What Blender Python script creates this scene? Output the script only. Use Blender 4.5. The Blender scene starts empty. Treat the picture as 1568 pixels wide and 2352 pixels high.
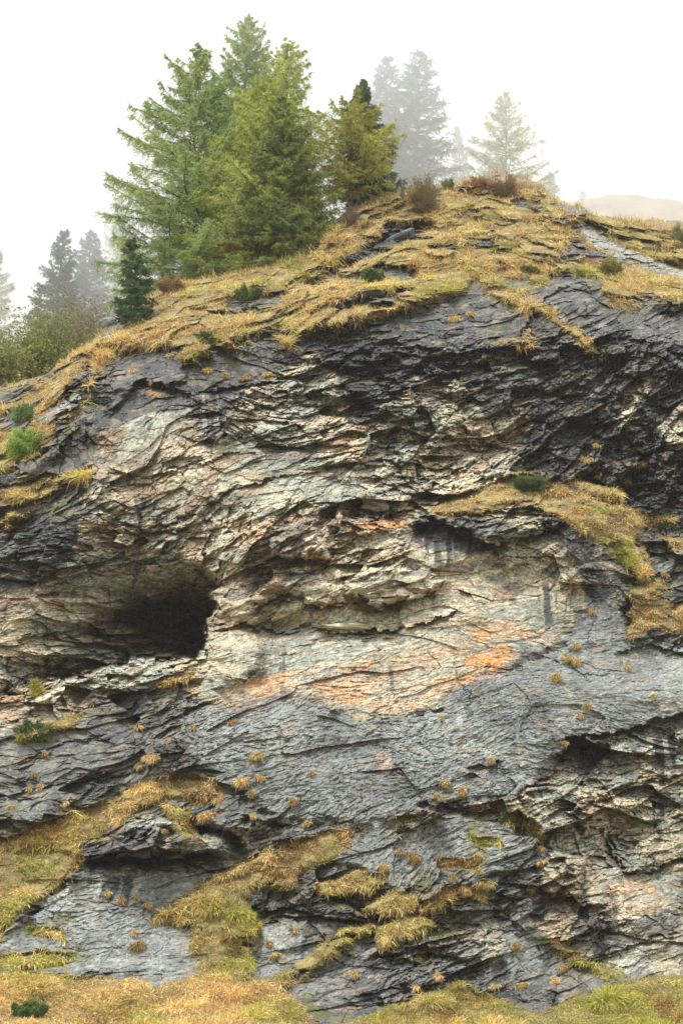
import bpy, math, random
import numpy as np
S = bpy.context.scene
COL = S.collection
R = math.radians
rng = np.random.default_rng(7)

# ------------------------------------------------------------------ camera, sky, sun, exposure
CAMZ, PITCH, LENS = 1.6, 19.4, 70.0
cd = bpy.data.cameras.new('camera'); cam = bpy.data.objects.new('camera', cd); COL.objects.link(cam)
cam.location = (0, 0, CAMZ); cam.rotation_euler = (R(90 + PITCH), 0, 0)
cd.lens = LENS; cd.sensor_fit = 'VERTICAL'; cd.sensor_height = 36; cd.sensor_width = 24
cd.clip_start = 0.1; cd.clip_end = 9000
S.camera = cam

SUN_EL, SUN_AZ = 58, -35          # soft light from above, a little from the left, behind the camera
w = bpy.data.worlds.new('World'); S.world = w; w.use_nodes = True
nt = w.node_tree; bg = nt.nodes['Background']
sky = nt.nodes.new('ShaderNodeTexSky'); sky.sky_type = 'NISHITA'; sky.sun_disc = False
sky.sun_elevation = R(SUN_EL); sky.sun_rotation = R(180 + SUN_AZ)
mx = nt.nodes.new('ShaderNodeMix'); mx.data_type = 'RGBA'; mx.inputs[0].default_value = 0.95
cl = nt.nodes.new('ShaderNodeValToRGB')          # even cloud cover, a little uneven in brightness
ns = nt.nodes.new('ShaderNodeTexNoise'); ns.inputs['Scale'].default_value = 2.8; ns.inputs['Detail'].default_value = 2
tc = nt.nodes.new('ShaderNodeTexCoord')
nt.links.new(tc.outputs['Generated'], ns.inputs['Vector']); nt.links.new(ns.outputs['Fac'], cl.inputs['Fac'])
cl.color_ramp.elements[0].position = 0.34; cl.color_ramp.elements[0].color = (0.44, 0.445, 0.45, 1)
cl.color_ramp.elements[1].position = 0.56; cl.color_ramp.elements[1].color = (1, 1, 1, 1)
ml = nt.nodes.new('ShaderNodeVectorMath'); ml.operation = 'SCALE'; ml.inputs['Scale'].default_value = 8.6
nt.links.new(cl.outputs['Color'], ml.inputs[0])
nt.links.new(sky.outputs['Color'], mx.inputs['A']); nt.links.new(ml.outputs['Vector'], mx.inputs['B'])
nt.links.new(mx.outputs['Result'], bg.inputs['Color']); bg.inputs['Strength'].default_value = 0.10

sd = bpy.data.lights.new('sun', 'SUN'); sun = bpy.data.objects.new('sun', sd); COL.objects.link(sun)
sd.energy = 1.5; sd.angle = R(14); sd.color = (1, 0.965, 0.92)
sun.rotation_euler = (R(90 - SUN_EL), 0, R(SUN_AZ))
sun.location = (0, 0, 80)
S.view_settings.view_transform = 'Standard'; S.view_settings.look = 'None'
S.view_settings.exposure = 1.32; S.view_settings.gamma = 1
S.cycles.max_bounces = 8; S.cycles.diffuse_bounces = 3; S.cycles.glossy_bounces = 2
S.cycles.transmission_bounces = 3; S.cycles.volume_bounces = 4; S.cycles.transparent_max_bounces = 8
S.cycles.use_denoising = True
try:
    S.cycles.denoising_prefilter = 'ACCURATE'
except Exception:
    pass

# ------------------------------------------------------------------ helpers
cp, sp = math.cos(R(PITCH)), math.sin(R(PITCH)); K = 36.0 / LENS
def rays(X, Y):
    """direction through a point of the photograph (1568 x 2352 units), scaled so that its world y is 1"""
    a = (np.asarray(X, float) - 784) / 2352 * K; b = (1176 - np.asarray(Y, float)) / 2352 * K
    dy = cp - sp * b; dz = sp + cp * b
    return a / dy, dz / dy
def at(X, Y, D):
    rx, rz = rays(X, Y)
    return np.array([rx * D, D + 0 * rx, CAMZ + rz * D]).T

_T = {}
def _tab(seed):
    if seed not in _T:
        r = np.random.default_rng(seed + 1000)
        _T[seed] = (r.random((256, 256)).astype(np.float32), r.random((256, 256)).astype(np.float32),
                    r.random((256, 256)).astype(np.float32), r.random((256, 256)).astype(np.float32))
    return _T[seed]
def vn(x, y, seed=0):
    t = _tab(seed)[0]
    xi = np.floor(x).astype(np.int32); yi = np.floor(y).astype(np.int32)
    fx = (x - xi).astype(np.float32); fy = (y - yi).astype(np.float32)
    fx = fx * fx * fx * (fx * (fx * 6 - 15) + 10); fy = fy * fy * fy * (fy * (fy * 6 - 15) + 10)
    a = t[xi & 255, yi & 255]; b = t[(xi + 1) & 255, yi & 255]; c = t[xi & 255, (yi + 1) & 255]; d = t[(xi + 1) & 255, (yi + 1) & 255]
    return ((a * (1 - fx) + b * fx) * (1 - fy) + (c * (1 - fx) + d * fx) * fy) * 2 - 1
def fbm(x, y, seed=0, o=4, g=0.5):
    s = 0; a = 1; n = 0
    for i in range(o):
        s = s + a * vn(x * 2 ** i + 17.3 * i, y * 2 ** i + 9.1 * i, seed + i); n += a; a *= g
    return s / n
def voro(x, y, seed=0):
    """cell noise: F1, F2, two random numbers of the cell, offset from its centre"""
    jx, jy, ra, rb = _tab(seed + 500)
    xi = np.floor(x).astype(np.int32); yi = np.floor(y).astype(np.int32)
    f1 = np.full(x.shape, 9., np.float32); f2 = f1.copy()
    A = np.zeros_like(f1); B = A.copy(); OX = A.copy(); OY = A.copy()
    for i in (-1, 0, 1):
        for j in (-1, 0, 1):
            cx = (xi + i) & 255; cy = (yi + j) & 255
            dx = (x - (xi + i + jx[cx, cy])).astype(np.float32); dy = (y - (yi + j + jy[cx, cy])).astype(np.float32)
            d = np.sqrt(dx * dx + dy * dy)
            m = d < f1
            f2 = np.where(m, f1, np.minimum(f2, d))
            A = np.where(m, ra[cx, cy], A); B = np.where(m, rb[cx, cy], B)
            OX = np.where(m, dx, OX); OY = np.where(m, dy, OY); f1 = np.where(m, d, f1)
    return f1, f2, A, B, OX, OY
def ss(a, b, x):
    t = np.clip((x - a) / (b - a), 0, 1); return t * t * (3 - 2 * t)
def sdf(X, Y, poly):
    """signed distance to a closed outline, positive inside"""
    P = np.array(poly, float); m = 60
    out = np.full(X.shape, -1e3, np.float32)
    sel = (X > P[:, 0].min() - m) & (X < P[:, 0].max() + m) & (Y > P[:, 1].min() - m) & (Y < P[:, 1].max() + m)
    x = X[sel]; y = Y[sel]
    if x.size == 0: return out
    d = np.full(x.shape, 1e9); ins = np.zeros(x.shape, bool)
    for k in range(len(P)):
        ax, ay = P[k]; bx, by = P[(k + 1) % len(P)]
        ex, ey = bx - ax, by - ay
        t = np.clip(((x - ax) * ex + (y - ay) * ey) / max(ex * ex + ey * ey, 1e-9), 0, 1)
        d = np.minimum(d, (x - ax - t * ex) ** 2 + (y - ay - t * ey) ** 2)
        if ay != by:
            c = ((ay > y) != (by > y)) & (x < (bx - ax) * (y - ay) / (by - ay) + ax); ins ^= c
    out[sel] = np.where(ins, 1, -1) * np.sqrt(d); return out
def pick(seed, n, lo, hi): return np.random.default_rng(seed).uniform(lo, hi, n)

def mesh_from(name, V, F, mat, col=None, parent=None, smooth=False, extra=None):
    """V (n,3); F (m,k) with k = 3 or 4, or a list of such arrays"""
    me = bpy.data.meshes.new(name)
    Fs = F if isinstance(F, list) else [F]
    Fs = [np.asarray(f, np.int32) for f in Fs if len(f)]
    loops = np.concatenate([f.ravel() for f in Fs]); n = sum(len(f) for f in Fs)
    tot = np.concatenate([np.full(len(f), f.shape[1], np.int32) for f in Fs])
    st = np.zeros(n, np.int32); st[1:] = np.cumsum(tot)[:-1]
    me.vertices.add(len(V)); me.vertices.foreach_set('co', np.asarray(V, np.float32).ravel())
    me.loops.add(len(loops)); me.loops.foreach_set('vertex_index', loops)
    me.polygons.add(n); me.polygons.foreach_set('loop_start', st); me.polygons.foreach_set('loop_total', tot)
    me.update(calc_edges=True)
    if smooth: me.polygons.foreach_set('use_smooth', np.ones(n, bool))
    else: me.polygons.foreach_set('use_smooth', np.zeros(n, bool))
    if col is not None:
        a = me.color_attributes.new('col', 'FLOAT_COLOR', 'POINT')
        c = np.ones((len(V), 4), np.float32); c[:, :3] = col; a.data.foreach_set('color', c.ravel())
    for k, v in (extra or {}).items():
        a = me.attributes.new(k, 'FLOAT', 'POINT'); a.data.foreach_set('value', np.asarray(v, np.float32).ravel())
    me.materials.append(mat)
    o = bpy.data.objects.new(name, me); COL.objects.link(o)
    if parent is not None: o.parent = parent
    return o
def tag(o, label, cat, group=None, kind=None):
    o['label'] = label; o['category'] = cat
    if group: o['group'] = group
    if kind: o['kind'] = kind
    return o
def thing(name, loc, label, cat, group=None):
    e = bpy.data.objects.new(name, None); COL.objects.link(e); e.location = loc; e.empty_display_size = .3
    return tag(e, label, cat, group)

# ------------------------------------------------------------------ materials
def newmat(name):
    m = bpy.data.materials.new(name); m.use_nodes = True
    return m, m.node_tree, m.node_tree.nodes['Principled BSDF']
def foliage_mat(name, trans=0.35, rough=0.6):
    m, t, b = newmat(name)
    a = t.nodes.new('ShaderNodeAttribute'); a.attribute_name = 'col'
    tr = t.nodes.new('ShaderNodeBsdfTranslucent'); mix = t.nodes.new('ShaderNodeMixShader')
    mix.inputs[0].default_value = trans
    t.links.new(a.outputs['Color'], b.inputs['Base Color']); t.links.new(a.outputs['Color'], tr.inputs['Color'])
    b.inputs['Roughness'].default_value = rough; b.inputs['Specular IOR Level'].default_value = 0.25
    t.links.new(b.outputs[0], mix.inputs[1]); t.links.new(tr.outputs[0], mix.inputs[2])
    t.links.new(mix.outputs[0], t.nodes['Material Output'].inputs['Surface'])
    return m
def attr_mat(name, rough=0.8, bump=0.0, scale=12, bdist=0.05):
    m, t, b = newmat(name)
    a = t.nodes.new('ShaderNodeAttribute'); a.attribute_name = 'col'
    t.links.new(a.outputs['Color'], b.inputs['Base Color']); b.inputs['Roughness'].default_value = rough
    if bump:
        n = t.nodes.new('ShaderNodeTexNoise'); n.inputs['Scale'].default_value = scale; n.inputs['Detail'].default_value = 6
        g = t.nodes.new('ShaderNodeNewGeometry'); t.links.new(g.outputs['Position'], n.inputs['Vector'])
        bp = t.nodes.new('ShaderNodeBump'); bp.inputs['Strength'].default_value = bump; bp.inputs['Distance'].default_value = bdist
        t.links.new(n.outputs['Fac'], bp.inputs['Height']); t.links.new(bp.outputs['Normal'], b.inputs['Normal'])
    return m
M_NEEDLE = foliage_mat('needles', 0.42)
M_LEAF = foliage_mat('leaves', 0.35, 0.5)
M_GRASS = foliage_mat('grass_blades', 0.30, 0.7)
M_BARK = attr_mat('bark', 0.9, 0.6, 9, 0.05)

def rock_mat():
    m, t, b = newmat('schist'); L = t.links; N = t.nodes.new
    a = N('ShaderNodeAttribute'); a.attribute_name = 'col'
    wt = N('ShaderNodeAttribute'); wt.attribute_name = 'wet'
    g = N('ShaderNodeNewGeometry')
    mp = N('ShaderNodeMapping'); mp.inputs['Rotation'].default_value = (0, R(14), 0); mp.inputs['Scale'].default_value = (1.2, 1.2, 3.6)
    L.new(g.outputs['Position'], mp.inputs['Vector'])
    n1 = N('ShaderNodeTexNoise'); n1.inputs['Scale'].default_value = 3.2; n1.inputs['Detail'].default_value = 9; n1.inputs['Roughness'].default_value = 0.68
    n1.inputs['Distortion'].default_value = 0.15
    L.new(mp.outputs['Vector'], n1.inputs['Vector'])
    n2 = N('ShaderNodeTexNoise'); n2.inputs['Scale'].default_value = 7.5; n2.inputs['Detail'].default_value = 8; n2.inputs['Roughness'].default_value = 0.7
    L.new(g.outputs['Position'], n2.inputs['Vector'])
    # mineral banding and speckle of the stone itself
    r1 = N('ShaderNodeMapRange'); r1.inputs[1].default_value = 0.32; r1.inputs[2].default_value = 0.68; r1.inputs[3].default_value = 0.62; r1.inputs[4].default_value = 1.38
    L.new(n1.outputs['Fac'], r1.inputs[0])
    r2 = N('ShaderNodeMapRange'); r2.inputs[1].default_value = 0.3; r2.inputs[2].default_value = 0.7; r2.inputs[3].default_value = 0.72; r2.inputs[4].default_value = 1.28
    L.new(n2.outputs['Fac'], r2.inputs[0])
    mu = N('ShaderNodeMath'); mu.operation = 'MULTIPLY'; L.new(r1.outputs[0], mu.inputs[0]); L.new(r2.outputs[0], mu.inputs[1])
    sc = N('ShaderNodeVectorMath'); sc.operation = 'SCALE'; L.new(a.outputs['Color'], sc.inputs[0]); L.new(mu.outputs[0], sc.inputs['Scale'])
    # pale lichen flecks
    n3 = N('ShaderNodeTexNoise'); n3.inputs['Scale'].default_value = 14; n3.inputs['Detail'].default_value = 3
    L.new(g.outputs['Position'], n3.inputs['Vector'])
    r3 = N('ShaderNodeMapRange'); r3.inputs[1].default_value = 0.64; r3.inputs[2].default_value = 0.70; r3.inputs[3].default_value = 0; r3.inputs[4].default_value = 0.55
    L.new(n3.outputs['Fac'], r3.inputs[0])
    mc = N('ShaderNodeMix'); mc.data_type = 'RGBA'; L.new(r3.outputs[0], mc.inputs[0]); L.new(sc.outputs[0], mc.inputs['A']); mc.inputs['B'].default_value = (0.34, 0.36, 0.31, 1)
    L.new(mc.outputs['Result'], b.inputs['Base Color'])
    rr = N('ShaderNodeMapRange'); rr.inputs[1].default_value = 0; rr.inputs[2].default_value = 1; rr.inputs[3].default_value = 0.85; rr.inputs[4].default_value = 0.38
    L.new(wt.outputs['Fac'], rr.inputs[0]); L.new(rr.outputs[0], b.inputs['Roughness'])
    b1 = N('ShaderNodeBump'); b1.inputs['Strength'].default_value = 0.55; b1.inputs['Distance'].default_value = 0.10
    L.new(n1.outputs['Fac'], b1.inputs['Height'])
    b2 = N('ShaderNodeBump'); b2.inputs['Strength'].default_value = 0.5; b2.inputs['Distance'].default_value = 0.04
    L.new(n2.outputs['Fac'], b2.inputs['Height']); L.new(b1.outputs['Normal'], b2.inputs['Normal'])
    L.new(b2.outputs['Normal'], b.inputs['Normal'])
    return m
M_ROCK = rock_mat()

# ------------------------------------------------------------------ the cliff: a survey of its outline, ledges and rock zones
SIL = [(-1400, 1250), (-600, 1060), (-200, 950), (0, 893), (25, 883), (106, 859), (160, 817), (209, 787), (240, 764), (268, 742), (300, 725), (330, 700), (344, 676), (386, 657),
       (440, 645), (560, 622), (640, 600), (700, 580), (740, 535), (770, 505), (800, 482), (860, 455), (920, 437), (1000, 427), (1060, 418), (1130, 398), (1190, 402),
       (1240, 423), (1268, 455), (1285, 468), (1335, 474), (1362, 492), (1440, 503), (1500, 504), (1568, 510), (1850, 560), (3000, 700)]
DX = np.array([-1400, -600, 0, 200, 450, 784, 1050, 1300, 1568, 2200, 3000.])
DY = np.arange(400, 2801, 100.)
DT = np.array([
    [86, 84, 84, 83, 82, 81, 82, 83, 86, 90, 95], [86, 84, 83, 82, 80, 77, 77, 78, 84, 88, 93],
    [85, 82, 82, 80, 76.5, 72.5, 72.5, 74, 79, 84, 90], [84, 80, 80, 76, 71.5, 67.5, 68.5, 69.5, 72, 78, 84],
    [82, 77, 77, 70.5, 67, 65.5, 66.5, 67.5, 68.5, 74, 80], [79, 73, 72.5, 67, 65, 64.5, 65.5, 66.5, 67.5, 70, 76],
    [75, 69, 67.5, 65, 64, 63.8, 65.3, 65.8, 66.8, 69, 74], [71, 66, 65, 64, 63.2, 63.3, 65, 65, 66.2, 68, 72],
    [69, 64.5, 63.5, 63.3, 62.8, 62.3, 62.7, 62.8, 65.3, 67, 70], [67, 63.5, 63, 63.2, 62.8, 61.7, 62.3, 62.6, 64.5, 66, 69],
    [65, 62.8, 62.6, 63, 62.8, 61.6, 61.8, 62.4, 63.8, 65, 68], [64, 62, 62, 62.3, 62, 61.3, 61.3, 61.8, 62.8, 64, 67],
    [63, 61.2, 61.3, 61.2, 60.9, 60.6, 60.6, 61, 61.6, 63, 66], [62, 60.5, 60.4, 60.3, 60, 59.8, 59.9, 60.6, 61.8, 62.5, 65],
    [61, 59.8, 59.6, 59.6, 59.2, 59, 59.3, 60.3, 61.5, 62, 64], [60, 58.8, 58.6, 58.6, 58.6, 58.6, 58.8, 59.8, 61, 61.5, 63],
    [59, 57.6, 57.4, 57.8, 58, 57.8, 58, 59.2, 60.2, 61, 62], [57, 56.5, 56.4, 57.2, 57.2, 57, 57.3, 58.5, 59.5, 60, 61],
    [56, 55.3, 55.2, 56.2, 56, 56.2, 56.6, 57.6, 58.4, 59, 60], [53, 53, 53, 53.5, 53.8, 55, 55.4, 56, 56, 57, 58],
    [49, 49, 49, 49, 49.5, 52, 52.5, 52, 52, 53, 54], [44, 44, 44, 44, 44.5, 46, 46.5, 46, 46, 47, 48],
    [38, 38, 38, 38, 38, 39, 39, 39, 39, 40, 40], [30, 30, 30, 30, 30, 30, 30, 30, 30, 30, 30], [22, 22, 22, 22, 22, 22, 22, 22, 22, 22, 22]])
def base_depth(X, Y):
    def cub(t): return t * t * (3 - 2 * t) * 0.55 + t * 0.45
    i = np.clip(np.searchsorted(DX, X) - 1, 0, len(DX) - 2); j = np.clip(((Y - 400) / 100).astype(int), 0, len(DY) - 2)
    u = cub(np.clip((X - DX[i]) / (DX[i + 1] - DX[i]), 0, 1)); v = cub(np.clip((Y - DY[j]) / 100, 0, 1))
    return (DT[j, i] * (1 - u) + DT[j, i + 1] * u) * (1 - v) + (DT[j + 1, i] * (1 - u) + DT[j + 1, i + 1] * u) * v

GRASS = [
 [(-1500, 1300), (-300, 985), (0, 893), (106, 855), (160, 812), (209, 782), (240, 770), (300, 720), (345, 670), (440, 640), (560, 618), (700, 575), (760, 510), (800, 478), (860, 450), (1000, 415),
  (1130, 390), (1240, 415), (1290, 470), (1300, 560), (1290, 600), (1180, 615), (1100, 640), (1060, 670), (1010, 690), (960, 700), (900, 715), (860, 735), (800, 750), (740, 755),
  (690, 780), (665, 770), (640, 750), (600, 765), (560, 795), (500, 800), (440, 830), (415, 835), (400, 805), (330, 792), (262, 805), (235, 840), (215, 880), (200, 930), (150, 990),
  (90, 1060), (20, 1090), (-300, 1150), (-1500, 1500)],
 [(1280, 460), (1340, 468), (1362, 486), (1568, 500), (1850, 550), (3100, 690), (3100, 900), (1850, 740), (1568, 690), (1500, 690), (1470, 705), (1400, 700), (1390, 660), (1400, 620), (1380, 590), (1320, 545), (1290, 600)],
 [(1100, 640), (1180, 612), (1290, 598), (1385, 598), (1400, 640), (1400, 695), (1380, 640), (1300, 625), (1240, 650), (1180, 690), (1230, 700), (1290, 740), (1340, 760), (1388, 828), (1350, 805), (1290, 755), (1230, 720), (1160, 690), (1110, 680)],
 [(1170, 762), (1230, 755), (1238, 790), (1190, 800)], [(640, 770), (690, 765), (670, 792), (650, 800)],
 [(-400, 1120), (0, 1100), (60, 1085), (130, 1092), (190, 1082), (212, 1070), (205, 1105), (150, 1130), (90, 1155), (0, 1150), (-400, 1200)],
 [(-300, 1210), (0, 1180), (75, 1168), (60, 1195), (0, 1215), (-300, 1240)],
 [(990, 1180), (1050, 1136), (1150, 1100), (1210, 1088), (1290, 1110), (1330, 1098), (1420, 1130), (1430, 1158), (1360, 1150), (1440, 1175), (1568, 1188), (1850, 1200), (1850, 1215), (1568, 1202), (1480, 1203),
  (1470, 1230), (1492, 1290), (1475, 1345), (1430, 1300), (1400, 1250), (1330, 1232), (1290, 1190), (1240, 1172), (1170, 1158), (1100, 1178), (1040, 1192)],
 [(1440, 1355), (1500, 1335), (1550, 1375), (1590, 1400), (1590, 1465), (1510, 1450), (1440, 1472), (1450, 1420)], [(1520, 1230), (1600, 1235), (1600, 1275), (1530, 1262)],
 [(350, 1562), (400, 1545), (447, 1538), (430, 1567), (380, 1578)], [(130, 1665), (200, 1618), (244, 1640), (150, 1682), (40, 1705), (50, 1682)],
 [(-1500, 2100), (-300, 1990), (0, 1925), (100, 1888), (200, 1850), (300, 1818), (360, 1790), (430, 1780), (500, 1800), (515, 1835), (460, 1850), (380, 1838), (330, 1862), (280, 1890), (240, 1930), (190, 1990),
  (130, 2050), (60, 2080), (20, 2120), (0, 2150), (-300, 2230), (-1500, 2300)],
 [(366, 1848), (440, 1868), (452, 1930), (405, 1912)],
 [(520, 1990), (580, 1960), (660, 1930), (750, 1908), (832, 1903), (826, 1940), (770, 1972), (740, 1990), (700, 2002), (680, 2040), (600, 2042), (562, 2062), (592, 2105), (575, 2170), (587, 2230), (540, 2255),
  (460, 2245), (440, 2180), (430, 2130), (348, 2122), (370, 2090), (440, 2050), (480, 2010)],
 [(728, 2035), (800, 1998), (885, 2008), (880, 2030), (800, 2060), (740, 2060)], [(845, 2085), (900, 2048), (964, 2060), (950, 2092), (880, 2112), (845, 2098)],
 [(980, 1988), (1040, 1970), (1112, 1973), (1100, 2000), (1010, 1998)], [(1080, 1922), (1150, 1925), (1160, 1945), (1120, 1962)],
 [(900, 1878), (950, 1863), (988, 1880), (920, 1893)], [(1140, 1865), (1190, 1863), (1243, 1900), (1247, 1932), (1220, 1912), (1160, 1887)],
 [(888, 1917), (920, 1900), (942, 1910), (900, 1922)], [(1020, 2035), (1120, 2040), (1110, 2075), (1050, 2070), (980, 2112), (955, 2102)],
 [(-1500, 2200), (-300, 2215), (0, 2200), (80, 2182), (170, 2192), (150, 2215), (60, 2232), (200, 2248), (350, 2262), (460, 2240), (600, 2255), (668, 2285), (700, 2330), (740, 2362), (900, 2318), (980, 2292),
  (1060, 2252), (1120, 2282), (1170, 2315), (1250, 2335), (1330, 2290), (1400, 2268), (1450, 2250), (1568, 2245), (3100, 2200), (3100, 2900), (-1500, 2900)],
 [(640, 2245), (720, 2180), (800, 2130), (860, 2118), (885, 2140), (800, 2162), (760, 2200), (700, 2242), (650, 2262)],
 [(860, 2135), (960, 2100), (1012, 2130), (950, 2152), (880, 2190), (868, 2170)],
 [(1268, 2158), (1350, 2198), (1432, 2238), (1400, 2252), (1320, 2212), (1270, 2182)], [(60, 2128), (150, 2138), (160, 2165), (80, 2150)],
]
BARE = [
 [(765, 610), (800, 580), (860, 548), (900, 515), (960, 510), (1005, 498), (990, 528), (920, 562), (850, 592), (790, 615)],
 [(775, 695), (800, 680), (850, 665), (908, 672), (900, 702), (800, 708)], [(505, 695), (560, 672), (640, 680), (655, 698), (590, 722), (530, 718)],
 [(690, 652), (770, 615), (785, 638), (720, 662)], [(870, 612), (960, 618), (955, 640), (890, 642)],
 [(80, 965), (170, 900), (194, 912), (125, 962), (90, 978)], [(-20, 962), (30, 938), (84, 958), (60, 992), (-10, 990)], [(158, 872), (205, 842), (222, 858), (180, 888)],
 [(1025, 505), (1080, 480), (1082, 502)], [(1205, 468), (1245, 472), (1235, 492)], [(-20, 900), (60, 882), (105, 888), (40, 925), (-20, 932)],
 [(1300, 512), (1350, 514), (1400, 552), (1470, 582), (1568, 612), (1700, 640), (1700, 662), (1568, 642), (1440, 606), (1370, 576)], [(1278, 470), (1330, 478), (1348, 498), (1300, 498)],
 [(1150, 640), (1210, 636), (1230, 660), (1170, 668)], [(1080, 560), (1130, 556), (1120, 574), (1080, 575)], [(455, 775), (490, 770), (500, 788), (462, 790)],
 [(1480, 575), (1568, 560), (1568, 572), (1500, 586)],
 [(1000, 560), (1048, 552), (1052, 562), (1004, 572)], [(740, 575), (775, 558), (780, 568), (746, 585)], [(130, 1000), (175, 965), (180, 975), (140, 1012)],
]
TUFTS = [(1044,731,15),(1079,719,11),(1154,786,12),(1259,711,20),(1344,781,17),(1379,821,13),(1369,1021,12),(1344,1056,14),(1414,1061,11),(1374,1091,10),(1469,1066,14),(1439,1106,15),
 (1299,1508,17),(1324,1483,12),(1324,1518,12),(1274,1553,18),(1349,1618,14),(1331,1643,10),(1499,1598,9),(1439,1528,10),(1524,1318,12),(1446,1462,12),(1014,1648,7),(1359,1403,9),
 (590,1734,14),(595,1786,11),(555,1794,16),(575,1821,14),(675,1839,14),(715,1774,8),(465,1804,14),(320,1759,11),(345,1739,17),(80,1779,9),(70,1809,12),(93,1804,10),(25,1854,11),
 (470,1874,16),(495,1834,17),(585,1874,12),(105,1729,10),(280,2064,11),(345,2076,10),(250,2049,10),(315,2064,7),(320,2169,16),(310,2141,9),(380,1909,10),(445,1669,8),(530,1659,9),
 (320,1669,8),(680,2134,7),(665,2126,6),(620,2164,9),(630,2191,9),(1129,1744,11),(1299,1704,10),(1024,1799,14),(1004,1829,12),(1064,1814,16),(916,1954,9),(949,1966,18),(1094,1969,14),
 (1094,1996,14),(1039,2014,15),(1064,2039,17),(1114,2029,18),(1009,2056,16),(879,1989,11),(1241,1944,14),(1246,1979,12),(1219,2039,12),(974,2112,15),(1009,2239,14),(959,2269,16),
 (1184,2169,13),(1289,2219,14),(1274,2249,12),(969,2204,16),(814,2234,14),(1134,2264,13),(1199,2261,12),(150,1845,10),(705,1890,9),(1060,880,7),(850,1040,5),(390,815,9),(480,850,14),(520,862,13),(560,868,9),(610,860,10),(340,800,10),(305,850,14),(345,880,9)]
TAN = [
 [(195, 1060), (240, 985), (330, 965), (430, 930), (560, 885), (640, 850), (720, 810), (765, 850), (790, 930), (850, 960), (960, 870), (1060, 870), (1110, 960), (1190, 980), (1210, 1080), (1130, 1130), (1000, 1168),
  (1040, 1180), (1180, 1160), (1290, 1200), (1270, 1260), (1345, 1300), (1345, 1380), (1310, 1450), (1270, 1485), (1190, 1500), (1180, 1530), (1060, 1560), (1000, 1625), (900, 1645), (820, 1655), (740, 1605), (620, 1600),
  (500, 1625), (455, 1600), (330, 1560), (250, 1600), (120, 1665), (0, 1690), (-400, 1720), (-400, 1400), (0, 1365), (100, 1335), (175, 1270), (190, 1150)],
 [(2200, 1600), (1568, 1655), (1470, 1680), (1400, 1690), (1310, 1700), (1255, 1780), (1200, 1838), (1060, 1850), (1080, 1872), (1160, 1870), (1250, 1905), (1275, 1950), (1245, 2000), (1255, 2100), (1210, 2130),
  (1290, 2175), (1400, 2235), (1568, 2240), (2200, 2240)],
 [(1090, 2110), (1140, 2110), (1155, 2200), (1120, 2232), (1080, 2180)], [(300, 1880), (400, 1885), (500, 1940), (440, 1950), (330, 1955), (260, 1960)], [(530, 1915), (600, 1898), (648, 1915), (560, 1955)],
 [(1400, 975), (1430, 905), (1520, 845), (1505, 890), (1420, 985)], [(1510, 980), (1600, 880), (1640, 1040), (1520, 1040)], [(250, 845), (290, 850), (285, 885), (245, 880)],
 [(1330, 1240), (1420, 1290), (1400, 1330), (1320, 1290)],
]
STREAK = [[(430, 905), (565, 885), (555, 1000), (500, 1050), (455, 1010)], [(960, 1225), (1060, 1225), (1040, 1310), (975, 1290)], [(1235, 1340), (1285, 1330), (1275, 1440), (1245, 1440)], [(1500, 1690), (1568, 1680), (1540, 1790), (1500, 1770)], [(1520, 1840), (1550, 1840), (1540, 1930), (1515, 1920)],
 [(620, 1560), (660, 1560), (660, 1600), (630, 1600)], [(200, 2020), (330, 2010), (320, 2080), (240, 2080)], [(1060, 1200), (1110, 1230), (1100, 1290), (1070, 1270)]]
PALE = [[(1300, 512), (1350, 514), (1400, 552), (1470, 582), (1568, 612), (1700, 640), (1700, 662), (1568, 642), (1440, 606), (1370, 576)], [(170, 900), (194, 912), (125, 962), (90, 978)], [(660, 880), (700, 840), (750, 820), (740, 860), (690, 885)],
 [(230, 1960), (262, 1930), (320, 1880), (400, 1875), (420, 1900), (330, 1930), (270, 1965)]]
DARK = [[(765, 612), (800, 578), (860, 548), (900, 515), (960, 508), (1005, 498), (990, 530), (920, 562), (850, 592), (790, 617)],[(1040, 1185), (1110, 1178), (1180, 1200), (1150, 1245), (1060, 1225)], [(1230, 1190), (1290, 1195), (1285, 1240), (1240, 1225)],  # wet black stone; some outlines paint shade under overhangs and in recesses
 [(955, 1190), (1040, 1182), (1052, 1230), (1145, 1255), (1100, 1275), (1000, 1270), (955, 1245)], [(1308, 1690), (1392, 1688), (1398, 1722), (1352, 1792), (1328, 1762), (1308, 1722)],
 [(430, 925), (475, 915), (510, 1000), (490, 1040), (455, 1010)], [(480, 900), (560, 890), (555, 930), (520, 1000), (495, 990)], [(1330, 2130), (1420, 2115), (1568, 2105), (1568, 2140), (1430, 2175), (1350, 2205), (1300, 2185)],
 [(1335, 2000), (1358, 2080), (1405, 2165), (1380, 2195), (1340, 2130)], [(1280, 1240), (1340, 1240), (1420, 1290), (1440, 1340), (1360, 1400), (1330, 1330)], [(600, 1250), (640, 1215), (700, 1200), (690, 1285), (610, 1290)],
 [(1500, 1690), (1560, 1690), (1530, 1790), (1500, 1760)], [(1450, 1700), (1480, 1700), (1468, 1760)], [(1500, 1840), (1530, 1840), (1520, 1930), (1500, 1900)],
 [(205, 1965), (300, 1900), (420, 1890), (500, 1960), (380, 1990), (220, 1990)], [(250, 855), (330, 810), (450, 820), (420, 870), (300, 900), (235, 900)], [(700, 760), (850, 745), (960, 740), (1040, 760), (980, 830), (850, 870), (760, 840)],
 [(640, 2080), (900, 2100), (900, 2130), (700, 2110)], [(800, 885), (860, 900), (845, 985), (800, 975)], [(60, 1220), (160, 1200), (150, 1310), (60, 1330), (30, 1290)],
]
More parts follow.
